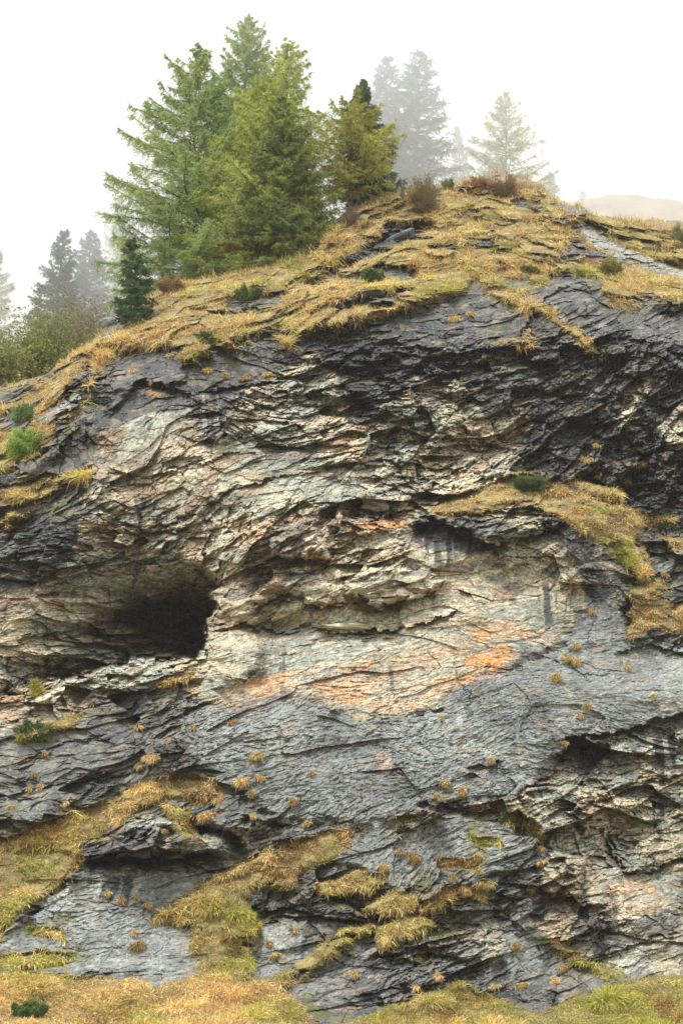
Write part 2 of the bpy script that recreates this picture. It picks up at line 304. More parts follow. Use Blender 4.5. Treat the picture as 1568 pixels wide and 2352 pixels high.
ORANGE = [(.50, [(470, 1605), (560, 1560), (800, 1515), (1000, 1495), (1180, 1478), (1185, 1532), (1010, 1600), (900, 1648), (740, 1610), (520, 1625)]), (1.0, [(1040, 1520), (1110, 1482), (1182, 1480), (1187, 1522), (1130, 1542), (1060, 1548)]), (.55, [(540, 1612), (640, 1580), (760, 1560), (900, 1530), (1010, 1550), (1000, 1600), (960, 1632), (840, 1642), (760, 1600), (640, 1592)]),
 (.6, [(1080, 1440), (1285, 1453), (1275, 1480), (1060, 1472)]), (.7, [(900, 1180), (952, 1158), (945, 1200), (860, 1222), (820, 1242), (800, 1215)]), (.8, [(530, 1205), (620, 1205), (600, 1252), (540, 1232)]),
 (.45, [(1400, 2005), (1480, 2020), (1560, 2080), (1500, 2105), (1400, 2085)]), (.6, [(594, 1030), (612, 1030), (612, 1065), (598, 1065)]), (.6, [(345, 885), (385, 880), (370, 905), (350, 905)]),
 (.5, [(1175, 930), (1210, 930), (1205, 1000), (1180, 1010)]), (.5, [(700, 1250), (760, 1290), (740, 1330), (700, 1290)]), (.8, [(255, 845), (290, 855), (280, 880), (255, 875)]), (.5, [(870, 1735), (900, 1725), (905, 1765), (880, 1775)]),
 (.4, [(0, 1600), (60, 1610), (50, 1650), (0, 1650)]), (.5, [(760, 1000), (840, 990), (830, 1060), (770, 1050)]), (.5, [(1040, 1060), (1110, 1090), (1100, 1130), (1040, 1110)]), (.45, [(360, 1310), (470, 1320), (495, 1345), (480, 1360), (400, 1335)])]
SLAB = [  # smooth wet slab faces
 [(455, 1625), (620, 1602), (740, 1607), (830, 1657), (980, 1645), (1060, 1565), (1180, 1535), (1290, 1490), (1440, 1490), (1568, 1480), (2200, 1480), (2200, 1620), (1450, 1672), (1300, 1695), (1190, 1828), (1000, 1838),
  (850, 1878), (640, 1885), (520, 1790), (440, 1720), (400, 1680)],
 [(200, 2005), (500, 1995), (480, 2020), (360, 2110), (440, 2140), (460, 2235), (200, 2240), (0, 2190), (0, 2160), (100, 2080)],
 [(700, 1925), (860, 1880), (1060, 1880), (1200, 1895), (1150, 1960), (1100, 2020), (900, 2045), (840, 2000), (780, 1990)],
 [(1400, 2010), (1568, 2010), (1568, 2110), (1420, 2110)], [(1140, 2150), (1220, 2150), (1260, 2230), (1180, 2250)], [(580, 2110), (700, 2120), (690, 2160), (600, 2200)],
 [(1380, 1290), (1430, 1330), (1440, 1480), (1310, 1480), (1350, 1400)]]
# under- and overcuts: (points, depth in m, reach in px, side: +1 recess below the line, -1 recess above it)
CUTS = [([(0, 1606), (70, 1600), (130, 1573), (210, 1548), (240, 1532), (340, 1522), (462, 1512)], 2.0, 42, -1), ([(596, 1300), (640, 1275), (700, 1288), (745, 1292)], 1.3, 26, 1),
 ([(590, 1392), (650, 1372), (740, 1392), (790, 1388)], 1.0, 24, 1), ([(800, 1368), (870, 1392), (960, 1370), (1010, 1350)], 1.0, 34, 1), ([(500, 1440), (560, 1432), (640, 1455), (690, 1438), (720, 1432)], .8, 18, 1),
 ([(720, 1442), (860, 1450), (950, 1436), (1040, 1405)], .8, 22, 1), ([(940, 1200), (1000, 1192), (1050, 1212), (1100, 1236), (1150, 1244)], 2.4, 46, 1), ([(1130, 1228), (1200, 1236), (1250, 1214), (1300, 1206)], 1.0, 30, 1), ([(1050, 1182), (1120, 1172), (1200, 1180), (1280, 1186)], .6, 22, 1),
 ([(1270, 1740), (1306, 1694), (1390, 1682), (1450, 1668), (1568, 1642), (1750, 1620)], 1.6, 46, 1), ([(1000, 1846), (1100, 1862), (1190, 1836), (1260, 1776), (1308, 1700)], .7, 18, 1),
 ([(200, 1988), (260, 1962), (300, 1972), (380, 1968), (440, 1958), (505, 1966)], 1.6, 26, 1), ([(415, 1876), (500, 1905), (565, 1945)], 1.4, 34, 1), ([(560, 1880), (600, 1884), (665, 1892)], .9, 18, 1),
 ([(570, 2088), (650, 2082), (740, 2098), (800, 2110), (880, 2112)], 1.2, 26, 1), ([(710, 1186), (780, 1190), (850, 1194), (905, 1184), (1000, 1166)], 1.0, 32, -1),
 ([(330, 870), (430, 902), (500, 884), (620, 872), (700, 850), (790, 800)], .7, 20, 1), ([(690, 925), (780, 945), (850, 930)], .8, 26, 1), ([(940, 2096), (1040, 2066), (1120, 2066), (1180, 2060)], .9, 22, 1),
 ([(1330, 2215), (1400, 2190), (1568, 2140)], .6, 16, 1), ([(1250, 1880), (1380, 1830), (1568, 1770)], .7, 18, 1), ([(775, 692), (810, 688), (905, 698)], 1.0, 18, 1), ([(830, 568), (900, 525), (960, 515), (1005, 500)], 1.6, 26, 1),
 ([(1380, 1900), (1430, 1995), (1480, 2002), (1568, 1972), (1700, 1950)], 1.0, 26, 1), ([(1420, 1505), (1480, 1485), (1568, 1495), (1700, 1490)], .7, 18, 1), ([(1420, 1184), (1500, 1194), (1568, 1200)], .6, 14, 1),
 ([(500, 1135), (600, 1110), (700, 1090), (800, 1060)], .5, 16, 1), ([(230, 1180), (330, 1220), (450, 1180), (540, 1120)], .5, 18, 1), ([(240, 1080), (340, 1090), (440, 1060), (560, 1040)], .5, 16, 1),
 ([(1280, 950), (1340, 980), (1400, 965), (1450, 900)], .6, 18, 1), ([(0, 1245), (40, 1205), (70, 1190)], .7, 18, 1), ([(500, 720), (560, 705), (650, 706)], .9, 18, 1), ([(1190, 770), (1280, 660), (1340, 655), (1390, 700)], .6, 20, 1),
 ([(600, 760), (700, 740), (830, 745), (930, 710)], .4, 12, 1), ([(120, 1540), (240, 1500), (330, 1490)], .6, 20, 1), ([(0, 1480), (100, 1450), (200, 1440)], .6, 20, 1), ([(640, 1500), (760, 1465), (900, 1460)], .25, 8, 1),
 ([(1100, 2060), (1180, 2000), (1230, 1960)], .5, 14, 1), ([(1230, 2060), (1300, 2040), (1330, 2080)], .6, 14, 1), ([(520, 1700), (640, 1690), (720, 1700)], .2, 8, 1), ([(30, 1760), (150, 1710), (260, 1690)], .4, 12, 1),
 ([(20, 1830), (160, 1790), (330, 1770)], .4, 12, 1), ([(1240, 1480), (1350, 1550), (1400, 1540)], .2, 8, 1), ([(1060, 1780), (1150, 1750)], .5, 12, 1), ([(700, 2060), (720, 2120), (800, 2200)], .4, 12, 1),
 ([(860, 2200), (960, 2180), (1060, 2200)], .7, 18, 1), ([(820, 2290), (900, 2262), (1000, 2280)], .6, 16, 1), ([(1560, 1200), (1620, 1210)], .4, 10, 1), ([(1020, 505), (1060, 496), (1100, 520)], .6, 12, 1),
 ([(640, 795), (700, 790), (790, 770), (850, 755)], .45, 14, 1), ([(1210, 480), (1250, 490)], .6, 10, 1), ([(1480, 1300), (1510, 1330)], .4, 10, 1), ([(690, 665), (740, 650), (785, 640)], .6, 12, 1)]
# proud blocks: (outline, height in m, edge width px)
BUMPS = [([(598, 1292), (625, 1240), (690, 1205), (712, 1192), (745, 1240), (760, 1300), (740, 1296), (700, 1292), (640, 1278)], 1.3, 22), ([(205, 1984), (262, 1925), (300, 1880), (360, 1865), (430, 1890), (510, 1920), (545, 1965), (440, 1960), (300, 1974)], 1.1, 26),
 ([(790, 1375), (795, 1310), (900, 1290), (1040, 1330), (1010, 1350), (960, 1372), (870, 1394)], .8, 22), ([(560, 1395), (590, 1340), (700, 1320), (790, 1350), (795, 1385), (740, 1390), (650, 1372)], .7, 18),
 ([(1040, 1190), (1100, 1165), (1240, 1160), (1292, 1195), (1195, 1240), (1150, 1252), (1055, 1224)], .4, 22), ([(820, 1180), (835, 1132), (880, 1130), (905, 1180), (880, 1188)], .6, 12),
 ([(410, 1870), (520, 1850), (640, 1880), (600, 1895), (560, 1940), (500, 1905)], .7, 22), ([(1250, 1990), (1270, 1890), (1310, 1880), (1350, 1990), (1330, 2060), (1260, 2050)], .6, 18), ([(225, 890), (250, 830), (420, 800), (430, 880), (330, 880), (250, 960)], .7, 20),
 ([(775, 695), (850, 672), (908, 678), (900, 700)], .5, 8), ([(460, 1520), (470, 1430), (500, 1360), (560, 1300), (620, 1420), (620, 1560), (500, 1600)], .7, 60)]

# grid: fine where the photograph looks, coarse beyond
gx = np.concatenate([np.linspace(-1350, -60, 90), np.arange(-58, 1628, 1.75), np.linspace(1630, 2950, 90)])
NV = 1085
q = np.linspace(0, 1, NV)
sx, sy = np.array(SIL).T
ysil = np.interp(gx, sx, sy)
ysil = ysil + 3.0 * fbm(gx / 40, gx * 0, 3, 3) + 2.0 * vn(gx / 7, gx * 0, 9)
qb = np.concatenate([q * 0.965, np.linspace(0.966, 1, 45)])      # last rows: down to the meadow at the camera
NVR = len(qb)
yy = np.where(qb[:, None] < 0.9655, ysil[None, :] + (2385 - ysil[None, :]) * (qb[:, None] / 0.965), 2385 + (2770 - 2385) * ((qb[:, None] - 0.965) / 0.035) ** 1.2)
X = np.broadcast_to(gx[None, :], yy.shape).astype(np.float64).copy(); Y = yy.copy()
D0 = base_depth(X, Y)
# roll the turf edge over at the skyline
e = np.clip((Y - ysil[None, :]) / 14.0, 0, 1); D0 = D0 + 1.2 * (1 - np.sqrt(1 - (1 - e) ** 2))
rx, rz = rays(X, Y)
px = rx * D0; pz = CAMZ + rz * D0            # world x, z of the undetailed face

j1, _, ja, jb, _, _ = voro(px / .55 + .2 * pz, pz / .38 - .2 * px, 18); k1, _, ka, kb, _, _ = voro(px / .22, pz / .16 - .2 * px, 19)
wx = 11 * fbm(px / 1.9, pz / 1.9, 21, 4, .6); wy = 9 * fbm(px / 1.9 + 40, pz / 1.9, 25, 4, .6)
Xw = X + wx; Yw = Y + wy
def zone(polys, soft=10., warp=1.0):
    m = np.full(X.shape, -1e3, np.float32)
    jm = 1.0 if soft > 1 or warp > 1.25 else 0.35
    for p in polys: m = np.maximum(m, sdf(X + wx * warp + ((ja - .5) * 16 + (ka - .5) * 10) * jm, Y + wy * warp + ((jb - .5) * 14 + (kb - .5) * 9) * jm, p))
    return m
G = zone(GRASS, 1, 1.25)
for p in BARE: G = np.minimum(G, -sdf(X + wx * .6, Y + wy * .6, p) + 1)
hole = fbm(px / 1.1, pz / .55, 31, 4, .6)                     # bare gaps and loose outliers of turf
Yfade = ss(2230, 2300, Y)
G = G - np.where((G > -30), 90 * np.clip(hole - 0.20, 0, 1) * (1 - Yfade) * ss(70, 5, G) * (1 - ss(960, 990, X) * ss(1480, 1440, X) * ss(1070, 1090, Y) * ss(1240, 1220, Y)), 0)
SOFT = {}
ysm = np.convolve(np.pad(ysil, 60, mode='edge'), np.ones(121) / 121, mode='valid')
hh = (Y - ysm[None, :]); topz = ss(980, 860, Y - .25 * np.abs(X - 1000)) * ss(-10, 15, hh)
e1, e2, ea, eb, ex_, ey_ = voro(X / 210 + .25 * vn(px / 2, pz / 2, 33), hh / 62 + .45 * fbm(px / 2.2, pz / 1.4, 34, 3), 13)
h1, h2, ha, hb, hx_, hy_ = voro(X / 80 + .3 * vn(px, pz, 35), hh / 26 + .4 * fbm(px / 1.1, pz / .7, 36, 3), 14)
G = G - topz * 40 * ss(.22, .42, ey_) * (ea > .5) * ss(.5, .2, np.abs(ex_)) * (fbm(px / .5, pz / .3, 37, 3) > -.25) * (G > -25)
G = G - topz * 22 * ss(.25, .4, hy_) * (ha > .64) * (G > -25)
gmask = ss(-2.5, 3.0, G)
tuftm = np.zeros(X.shape, np.float32)
for (tx, ty, tr) in TUFTS:
    d2 = ((X + wx * .3 - tx) ** 2 + ((Y + wy * .3 - ty) * 1.25) ** 2)
    tuftm = np.maximum(tuftm, ss(1.05 * tr, .3 * tr, np.sqrt(d2)) * (d2 < 4000))
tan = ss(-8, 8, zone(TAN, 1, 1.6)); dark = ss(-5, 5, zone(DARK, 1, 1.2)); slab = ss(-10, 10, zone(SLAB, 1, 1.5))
org = np.zeros(X.shape, np.float32)
for a_, p in ORANGE: org = np.maximum(org, a_ * ss(-10, 12, sdf(Xw + wx, Yw + wy, p)))

# strata coordinate: beds rise to the right, steeper in the upper right, folded a little
bend = 0.22 * px + 0.020 * np.clip(px - 1, 0, 30) ** 2 * ss(20, 30, pz) - 0.9 * np.exp(-((px + 4) ** 2) / 18) * ss(26, 22, pz) * ss(14, 18, pz) + 0.35 * np.clip(-px - 2, 0, 20) * ss(22, 30, pz)
s0 = pz - bend + 1.0 * fbm(px / 7, pz / 5, 41, 2) + .06 * fbm(px / 1.3, pz / .8, 45, 3)
t0 = px + .8 * fbm(px / 3, pz / 3, 51, 3)
sm = ss(-10, 12, sdf(Xw, Yw, [(455, 1600), (468, 1500), (560, 1468), (720, 1458), (900, 1458), (1060, 1432), (1285, 1455), (1270, 1490), (1180, 1535), (1060, 1565), (1000, 1628), (900, 1648), (820, 1658), (740, 1608), (620, 1603), (500, 1628)]))
sm = np.maximum(sm, .8 * ss(-10, 12, sdf(Xw, Yw, [(1100, 1390), (1240, 1370), (1320, 1400), (1290, 1450), (1120, 1445)])))
tanslab = sm * (1 - slab)
chz = ss(760, 820, Y) * ss(1260, 1180, Y) * ss(700, 900, X)
calm = 1 - .80 * np.maximum(slab, .9 * sm)                                    # slabs are nearly smooth
rough = (0.30 + .55 * chz + (1.05 - .35 * chz) * ss(-.30, .40, fbm(px / 3.5 + 5, pz / 2.5, 55, 3)))
Dd = np.zeros(X.shape)
tone = np.zeros(X.shape, np.float32)
CID = []
chaos = np.clip(1.35 * ss(800, 960, X) * ss(740, 800, Y) * ss(1240, 1160, Y) + .45 * ss(720, 780, Y) * ss(1000, 900, Y) + .5 * tan * (1 - slab) + .6 * ss(1950, 2050, Y) * (1 - slab), 0, 1.35) * (1 - .8 * slab)
for (lx, ls, off, tt, ts, crack, seed, cm) in ((2.4, 1.0, .40, .34, .44, .03, 1, .75), (.95, .36, .20, .42, .56, .03, 2, .90), (.40, .14, .060, .36, .46, .018, 3, .60), (.16, .06, .026, .34, .42, .008, 4, .25)):
    f1, f2, ca, cb, ox, oy = voro(t0 / lx + .25 * vn(px / lx, pz / ls, seed + 70), s0 / ls + .12 * vn(px / lx + 9, pz / ls, seed + 75), seed)
    edge = ss(.14, 0, f2 - f1)
    plate = (ca - .5) * 2 * off + (cb - .5) * 2 * tt * ox * lx + (ts * (-.15 + 1.05 * ((ca * 7.3) % 1))) * oy * ls
    Dd += (1 - cm * np.maximum(slab, .9 * sm)) * rough * (plate + crack * edge)
    CID.append((ca, cb))
    if seed < 3: s0 = s0 + (cb - .5) * (.55 if seed == 1 else .5) * ox * lx      # every block has its own dip
# joints and broken corners where the rock is shattered
for (la, off, tt, seed) in ((1.5, .22, .30, 6), (.62, .13, .45, 7), (.27, .06, .5, 8), (.13, .025, .5, 9)):
    a_, b_ = (px * .8 + pz * .6) / la, (-px * .5 + pz * .95) / (la * .62)
    f1, f2, ca, cb, ox, oy = voro(a_ + .4 * vn(px / la, pz / la, seed + 60), b_, seed)
    Dd += chaos * (1 - .9 * sm) * rough * ((ca - .5) * 2 * off + (cb - .5) * 2 * tt * ox * la + tt * (.2 + .8 * ((ca * 5.1) % 1)) * oy * la * .6 + off * .35 * ss(.12, 0, f2 - f1))
    if seed == 7: CID.append((ca, cb))
# fine ripple of foliation
Dd += calm * .02 * np.abs(vn(t0 / .5, s0 / .09, 61)) + .03 * fbm(t0 / .25, s0 / .07, 63, 3) + (.25 + .75 * calm) * .35 * fbm(px / 2.6, pz / 1.7, 65, 4)
Dd += slab * (.06 * fbm(t0 / .9, s0 / .3, 67, 5, .6) + .035 * fbm(px / .16, pz / .09, 68, 3, .6))
for (sa, kx, kz, sw) in ((3.3, 1.0, .35, 28), (1.9, .35, 1.0, 29)):      # straight joints
    f1, f2, _, cb, _, _ = voro((px * kx + pz * .5) / sa + .10 * fbm(px / .6, pz / .6, 30, 4, .65), (pz * kz - px * .3) / sa + .10 * fbm(px / .6, pz / .6, 32, 4, .65), sw)
    Dd += .07 * ss(.022, .0, f2 - f1) * ss(.0, .3, fbm(px / 1.2, pz / 1.2, 38, 3))
Dd += 1.1 * fbm(px / 9, pz / 7, 69, 2)
rockness = 1 - gmask
# the named features
F = np.zeros(X.shape)
Xc, Yc = X + wx * .9 + (ja - .5) * 14 + (ka - .5) * 7, Y + wy * .9 + (jb - .5) * 15 + (kb - .5) * 7
for pts, A_, reach, side in CUTS:
    P = np.array(pts, float); m = reach * 3
    sel = (Xc > P[:, 0].min() - 20) & (Xc < P[:, 0].max() + 20) & (Yc > P[:, 1].min() - m) & (Yc < P[:, 1].max() + m)
    xs, ys = Xc[sel], Yc[sel]
    ln = np.interp(xs, P[:, 0], P[:, 1]) if np.all(np.diff(P[:, 0]) > 0) else np.interp(xs, np.sort(P[:, 0]), P[np.argsort(P[:, 0]), 1])
    v = (ys - ln) * side
    endf = ss(P[:, 0].min() - 15, P[:, 0].min() + 22, xs) * ss(P[:, 0].max() + 15, P[:, 0].max() - 22, xs)
    amp = .75 + .35 * vn(px[sel] / .7, px[sel] * 0, 71)
    F[sel] += A_ * amp * endf * ss(-1.2, 1.8, v) * np.exp(-np.clip(v, 0, None) / (reach * .75)) * np.where(v > 0, 1, 1)
for poly, h_, ed in BUMPS:
    d = sdf(Xc, Yc, poly)
    F -= h_ * ss(-2, ed * .6, d) * (.85 + .5 * fbm(px / .9, pz / .5, 73, 3))
# the cave: deep against its sharp right and lower lips, opening out to the upper left
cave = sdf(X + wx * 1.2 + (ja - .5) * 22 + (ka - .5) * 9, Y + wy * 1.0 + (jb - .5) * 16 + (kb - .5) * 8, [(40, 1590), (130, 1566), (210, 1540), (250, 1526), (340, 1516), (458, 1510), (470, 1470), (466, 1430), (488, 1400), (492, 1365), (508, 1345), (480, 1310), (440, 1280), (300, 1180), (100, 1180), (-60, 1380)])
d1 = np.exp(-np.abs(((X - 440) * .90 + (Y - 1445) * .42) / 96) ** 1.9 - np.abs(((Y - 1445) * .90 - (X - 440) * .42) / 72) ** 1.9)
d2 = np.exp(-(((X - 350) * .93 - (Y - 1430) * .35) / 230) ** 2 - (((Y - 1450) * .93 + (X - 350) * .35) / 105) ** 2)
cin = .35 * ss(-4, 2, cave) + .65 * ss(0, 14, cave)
v1, v2, va, vb, vx_, vy_ = voro(px / 1.3, pz / .55 + .3 * px, 16); w1, w2, wa, wb, _, wy_ = voro(px / .5, pz / .2 + .3 * px, 17)
F += (11.0 * d1 + 5.2 * d2) * cin * (1 + .25 * fbm(px / 1.1, pz / .6, 74, 4)) + (d1 * 3.2 + d2 * 1.5) * cin * ((va - .5) * 1.3 + vy_ * .8 + (wa - .5) * .6 + .35 * wy_)
d3 = np.exp(-((X - 200) / 130) ** 2 - ((Y - 1556) / 24) ** 2); F += 2.2 * d3 * cin
# hollow right of centre
F += 1.2 * np.exp(-((X - 1150) / 130) ** 2 - ((Y - 1330) / 60) ** 2) + .9 * np.exp(-((X - 600) / 200) ** 2 - ((Y - 1440) / 25) ** 2)
# turf: tussocks and a lip over the rock
f1, f2, ca, cb, ox, oy = voro(px / .75 + .35 * fbm(px / .6, pz / .6, 75, 3), pz / .36 + .35 * fbm(px / .6, pz / .6, 76, 3), 11)
tus = np.clip(1 - f1 * 1.15, 0, 1) * (.3 + .9 * ca)
g1, g2, ga, gb, _, _ = voro(px / 1.7 + .2 * vn(px, pz, 77), pz / 1.0, 12)
turf = -.12 - .24 * tus - .30 * np.clip(1 - g1, 0, 1) * ga + .5 * fbm(px / 2.5, pz / 1.2, 79, 3) - topz * (.75 * np.clip(.5 + ey_, 0, 1) * (.4 + ea) + .30 * np.clip(.5 + hy_, 0, 1) * (.4 + ha))
lip = ss(-2, 14, G)
Dd = Dd * (rockness + .12 * gmask) + F * (1 - .85 * gmask * (1 - ss(12, 0, G)) ) + gmask * (turf * lip)
Dd -= tuftm * .10 * (1 - gmask)
Dd *= ss(0, 16, Y - ysil[None, :]) * .9 + .1
Dd *= (1 - ss(2385, 2470, Y) * .8)
DEP = D0 + Dd
P3 = np.stack([rx * DEP, DEP, CAMZ + rz * DEP], -1)

# back of the ridge: falls away from the skyline then climbs gently into the fog
NB = 26
back = []
for k in range(1, NB + 1):
    d = 0.35 * k + 0.055 * k ** 2.1
    b = P3[0].copy(); b[:, 1] += d; b[:, 0] *= 1 + d / 200
    b[:, 2] += -0.25 * min(d, 3) + 0.20 * max(d - 3, 0) + .25 * fbm(b[:, 0] / 3, b[:, 1] / 3, 81, 3) * min(1, d / 3)
    back.append(b)
ALL = np.concatenate([np.stack(back[::-1]), P3], 0)
nr, nc = ALL.shape[:2]
dU = np.gradient(ALL, axis=1); dV = np.gradient(ALL, axis=0)
NRM = np.cross(dV, dU); NRM /= np.linalg.norm(NRM, axis=-1, keepdims=True) + 1e-9
if NRM[NB + 500, 600, 1] > 0: NRM = -NRM

# stone colour: each plate has its own mineral tint
def lerp(a, b, t): return a + (b - a) * t[..., None]
c = lambda *v: np.array(v, np.float32)
ca1, cb1 = CID[0]; ca2, cb2 = CID[1]; ca3, cb3 = CID[2]
low = fbm(px / 3.2, pz / 1.6 - .2 * px, 91, 4); band = fbm(t0 / 3.5, s0 / .16, 93, 3); low2 = fbm(px / 1.6 + 9, pz / 1.2, 95, 4)
tanc = np.broadcast_to(c(.41, .365, .245), X.shape + (3,)).copy()
tanc = lerp(tanc, c(.56, .50, .38), ss(.45, .9, ca2) * .8)
tanc = lerp(tanc, c(.26, .29, .24), ss(-.1, .35, low2) * .8)
tanc = lerp(tanc, c(.27, .30, .25), ss(.12, .5, band) * .6)
tanc = lerp(tanc, c(.35, .26, .16), ss(.12, .45, low) * .5)
tanc = lerp(tanc, c(.27, .18, .11), ss(.66, .95, cb2) * .7)
tanc = lerp(tanc, c(.14, .15, .145), ss(.80, .97, cb3) * .7)
b2 = fbm(t0 / 2.6, s0 / .075, 89, 2)
tanc = lerp(tanc, c(.24, .28, .245), tanslab * ss(-.05, .08, b2) * .85); tanc = lerp(tanc, c(.50, .42, .29), tanslab * ss(.05, .3, -b2) * .6)
slc = np.broadcast_to(c(.080, .088, .084), X.shape + (3,)).copy()
slc = lerp(slc, c(.180, .188, .176), ss(.35, .95, ca2) * .8)
slc = lerp(slc, c(.032, .034, .036), ss(.55, .95, cb2) * .8)
slc = lerp(slc, c(.23, .245, .215), ss(.05, .5, low2) * .55)
slc = lerp(slc, c(.25, .21, .15), ss(.86, .97, cb3) * .6 * ss(-.3, .2, low))
slc = lerp(slc, c(.205, .225, .215), slab * .85)
slc = lerp(slc, c(.125, .14, .138), slab * ss(.1, .5, band) * .7)
slc = lerp(slc, c(.26, .27, .22), ss(.12, .4, fbm(px / 1.9 + 31, pz / 1.5, 98, 5, .6)) * slab * .45)
slc = lerp(slc, c(.075, .08, .08), ss(.15, .4, fbm(px / 1.4 + 61, pz / .9, 100, 5, .6)) * slab * .55)
slc = lerp(slc, c(.22, .23, .20), ss(.30, .55, fbm(px / .5, pz / .5, 97, 3)) * .5)
col = lerp(slc, tanc, tan)
# tan shows through the slate of the right-hand buttress in patches
leak = ss(.02, .28, fbm(px / 1.5, pz / 1.9, 99, 4)) * ss(790, 860, Y) * ss(1260, 1180, Y) * ss(860, 1000, X)
col = lerp(col, tanc * .85, leak * (1 - tan) * .75)
leak2 = ss(.1, .45, fbm(px / 1.2 + 7, pz / .7, 101, 4)) * ss(2260, 2180, Y) * ss(1560, 1660, Y) * (1 - slab)
col = lerp(col, tanc * .7, leak2 * (1 - tan) * .35)
col = lerp(col, slc * .9, ss(.28, .46, fbm(px / 1.3 + 3, pz / .6, 103, 4)) * tan * .4)
vsm = fbm(px / .5, pz / 3.5, 104, 4)
col = col * (1 + .38 * fbm(px / 2.4, pz / 2.0, 102, 4) + .16 * vsm * (1 - tan))[..., None]
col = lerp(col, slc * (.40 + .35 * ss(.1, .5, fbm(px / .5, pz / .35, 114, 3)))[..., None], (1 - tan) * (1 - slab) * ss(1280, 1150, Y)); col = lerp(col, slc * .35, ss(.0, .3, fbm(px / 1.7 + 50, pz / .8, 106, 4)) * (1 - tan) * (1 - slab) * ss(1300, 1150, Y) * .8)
col = lerp(col, tanc * .8, ss(.80, .95, cb3) * ss(.0, .25, fbm(px / 1.1 + 71, pz / 1.3, 119, 3)) * (1 - tan) * (1 - slab) * ss(1300, 1200, Y) * ss(840, 1000, X) * .7)
on = ss(-.25, .25, fbm(t0 / 1.2, s0 / .25, 105, 4))
pk = np.clip(org * on, 0, 1) * (.75 + .25 * (ca3 > .3))
col = lerp(col, c(.52, .31, .17), np.clip(org * 1.1, 0, .7) * (.25 + .75 * on) * (.6 + .4 * ss(-.2, .3, fbm(px / .4, pz / .2, 112, 3))))
col = lerp(col, c(.50, .24, .075), np.clip(pk * .9, 0, .7) * ss(.45, .75, cb2)); col = lerp(col, c(.62, .27, .04), ss(.8, 1, org) * .8 * ss(-.1, .35, fbm(t0 / .7, s0 / .1, 110, 4)))
pale = np.zeros(X.shape, np.float32)
for p in PALE: pale = np.maximum(pale, ss(-8, 8, sdf(Xw, Yw, p)))
col = lerp(col, c(.34, .36, .33), pale * .75)
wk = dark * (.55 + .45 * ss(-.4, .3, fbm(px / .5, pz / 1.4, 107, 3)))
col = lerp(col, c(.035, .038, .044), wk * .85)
col = lerp(col, c(.17, .16, .10), np.clip(cin * (d1 + .8 * d2), 0, 1) * .6 * ss(-.5, .3, fbm(px / .8, pz / .3, 120, 4)))  # olive strata tint; also paints the overhang's shade into the cave colour
strk = np.zeros(X.shape, np.float32)
for p in STREAK: strk = np.maximum(strk, ss(-10, 14, sdf(Xw, Y, p)))
vs = fbm(px / .16 + .5 * vn(px / .6, pz / .5, 116), pz / 2.4, 118, 3)
col = lerp(col, c(.035, .038, .042), strk * ss(-.05, .2, vs) * .85); col = lerp(col, c(.42, .43, .38), strk * ss(.12, .35, -vs) * .5)
# black seepage running straight down
sk = ss(.30, .55, fbm(px / .22 + .8 * vn(px, pz / .8, 108), pz / 2.2, 109, 3)) * ss(.22, .45, fbm(px / 1.6, pz / 2.2, 111, 3)) * (1 - slab * .6)
col = lerp(col, c(.04, .043, .05), sk * .7)
gr1 = rng.normal(0, 1, X.shape).astype(np.float32); gr2 = fbm(t0 / .10, s0 / .045, 160, 2)
col = col * np.clip(1 + .20 * gr1 + .55 * gr2, .25, 1.9)[..., None]
fl = rng.random(X.shape); col = lerp(col, c(.42, .40, .32), (fl > .985) * .55 * (1 - tan)); col = lerp(col, c(.05, .05, .05), (fl < .02) * .6)
col = lerp(col, c(.27, .21, .14), ss(.30, .5, fbm(t0 / .45, s0 / .16, 162, 3)) * (1 - tan) * .5)
soil = lerp(np.broadcast_to(c(.16, .12, .05), X.shape + (3,)), c(.27, .22, .08), ss(-.3, .3, fbm(px / .4, pz / .3, 113, 3)))
moss = c(.12, .13, .035)
edgeg = ss(-26, -2, G) * (1 - gmask)
col = lerp(col, c(.17, .13, .05), edgeg * ss(.0, .35, fbm(px / .35, pz / .3, 115, 3)) * .8)
col = lerp(col, moss, ss(.34, .5, fbm(px / .8 + 20, pz / .5, 117, 4)) * .7 * (1 - tan * .7) * ss(-90, -10, G))
col = lerp(col, soil, np.clip(gmask + tuftm * .8, 0, 1))
wet = np.clip((1 - tan) * .75 + dark * .4, 0, 1) * (1 - gmask)
bc = np.broadcast_to(c(.22, .17, .08), (NB, nc, 3))
CALL = np.concatenate([bc, col], 0); WALL = np.concatenate([np.zeros((NB, nc)), wet], 0)
idx = np.arange(nr * nc, dtype=np.int32).reshape(nr, nc)
quads = np.stack([idx[:-1, :-1], idx[:-1, 1:], idx[1:, 1:], idx[1:, :-1]], -1).reshape(-1, 4)
if True:
    a0 = np.cross(ALL[NB + 501, 600] - ALL[NB + 500, 600], ALL[NB + 500, 601] - ALL[NB + 500, 600])
quads = quads[:, ::-1]
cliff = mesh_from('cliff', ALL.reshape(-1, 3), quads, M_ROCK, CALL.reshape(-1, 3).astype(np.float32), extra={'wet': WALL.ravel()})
tag(cliff, 'high layered schist cliff of tan and wet slate rock with a dark cave', 'cliff', kind='structure')

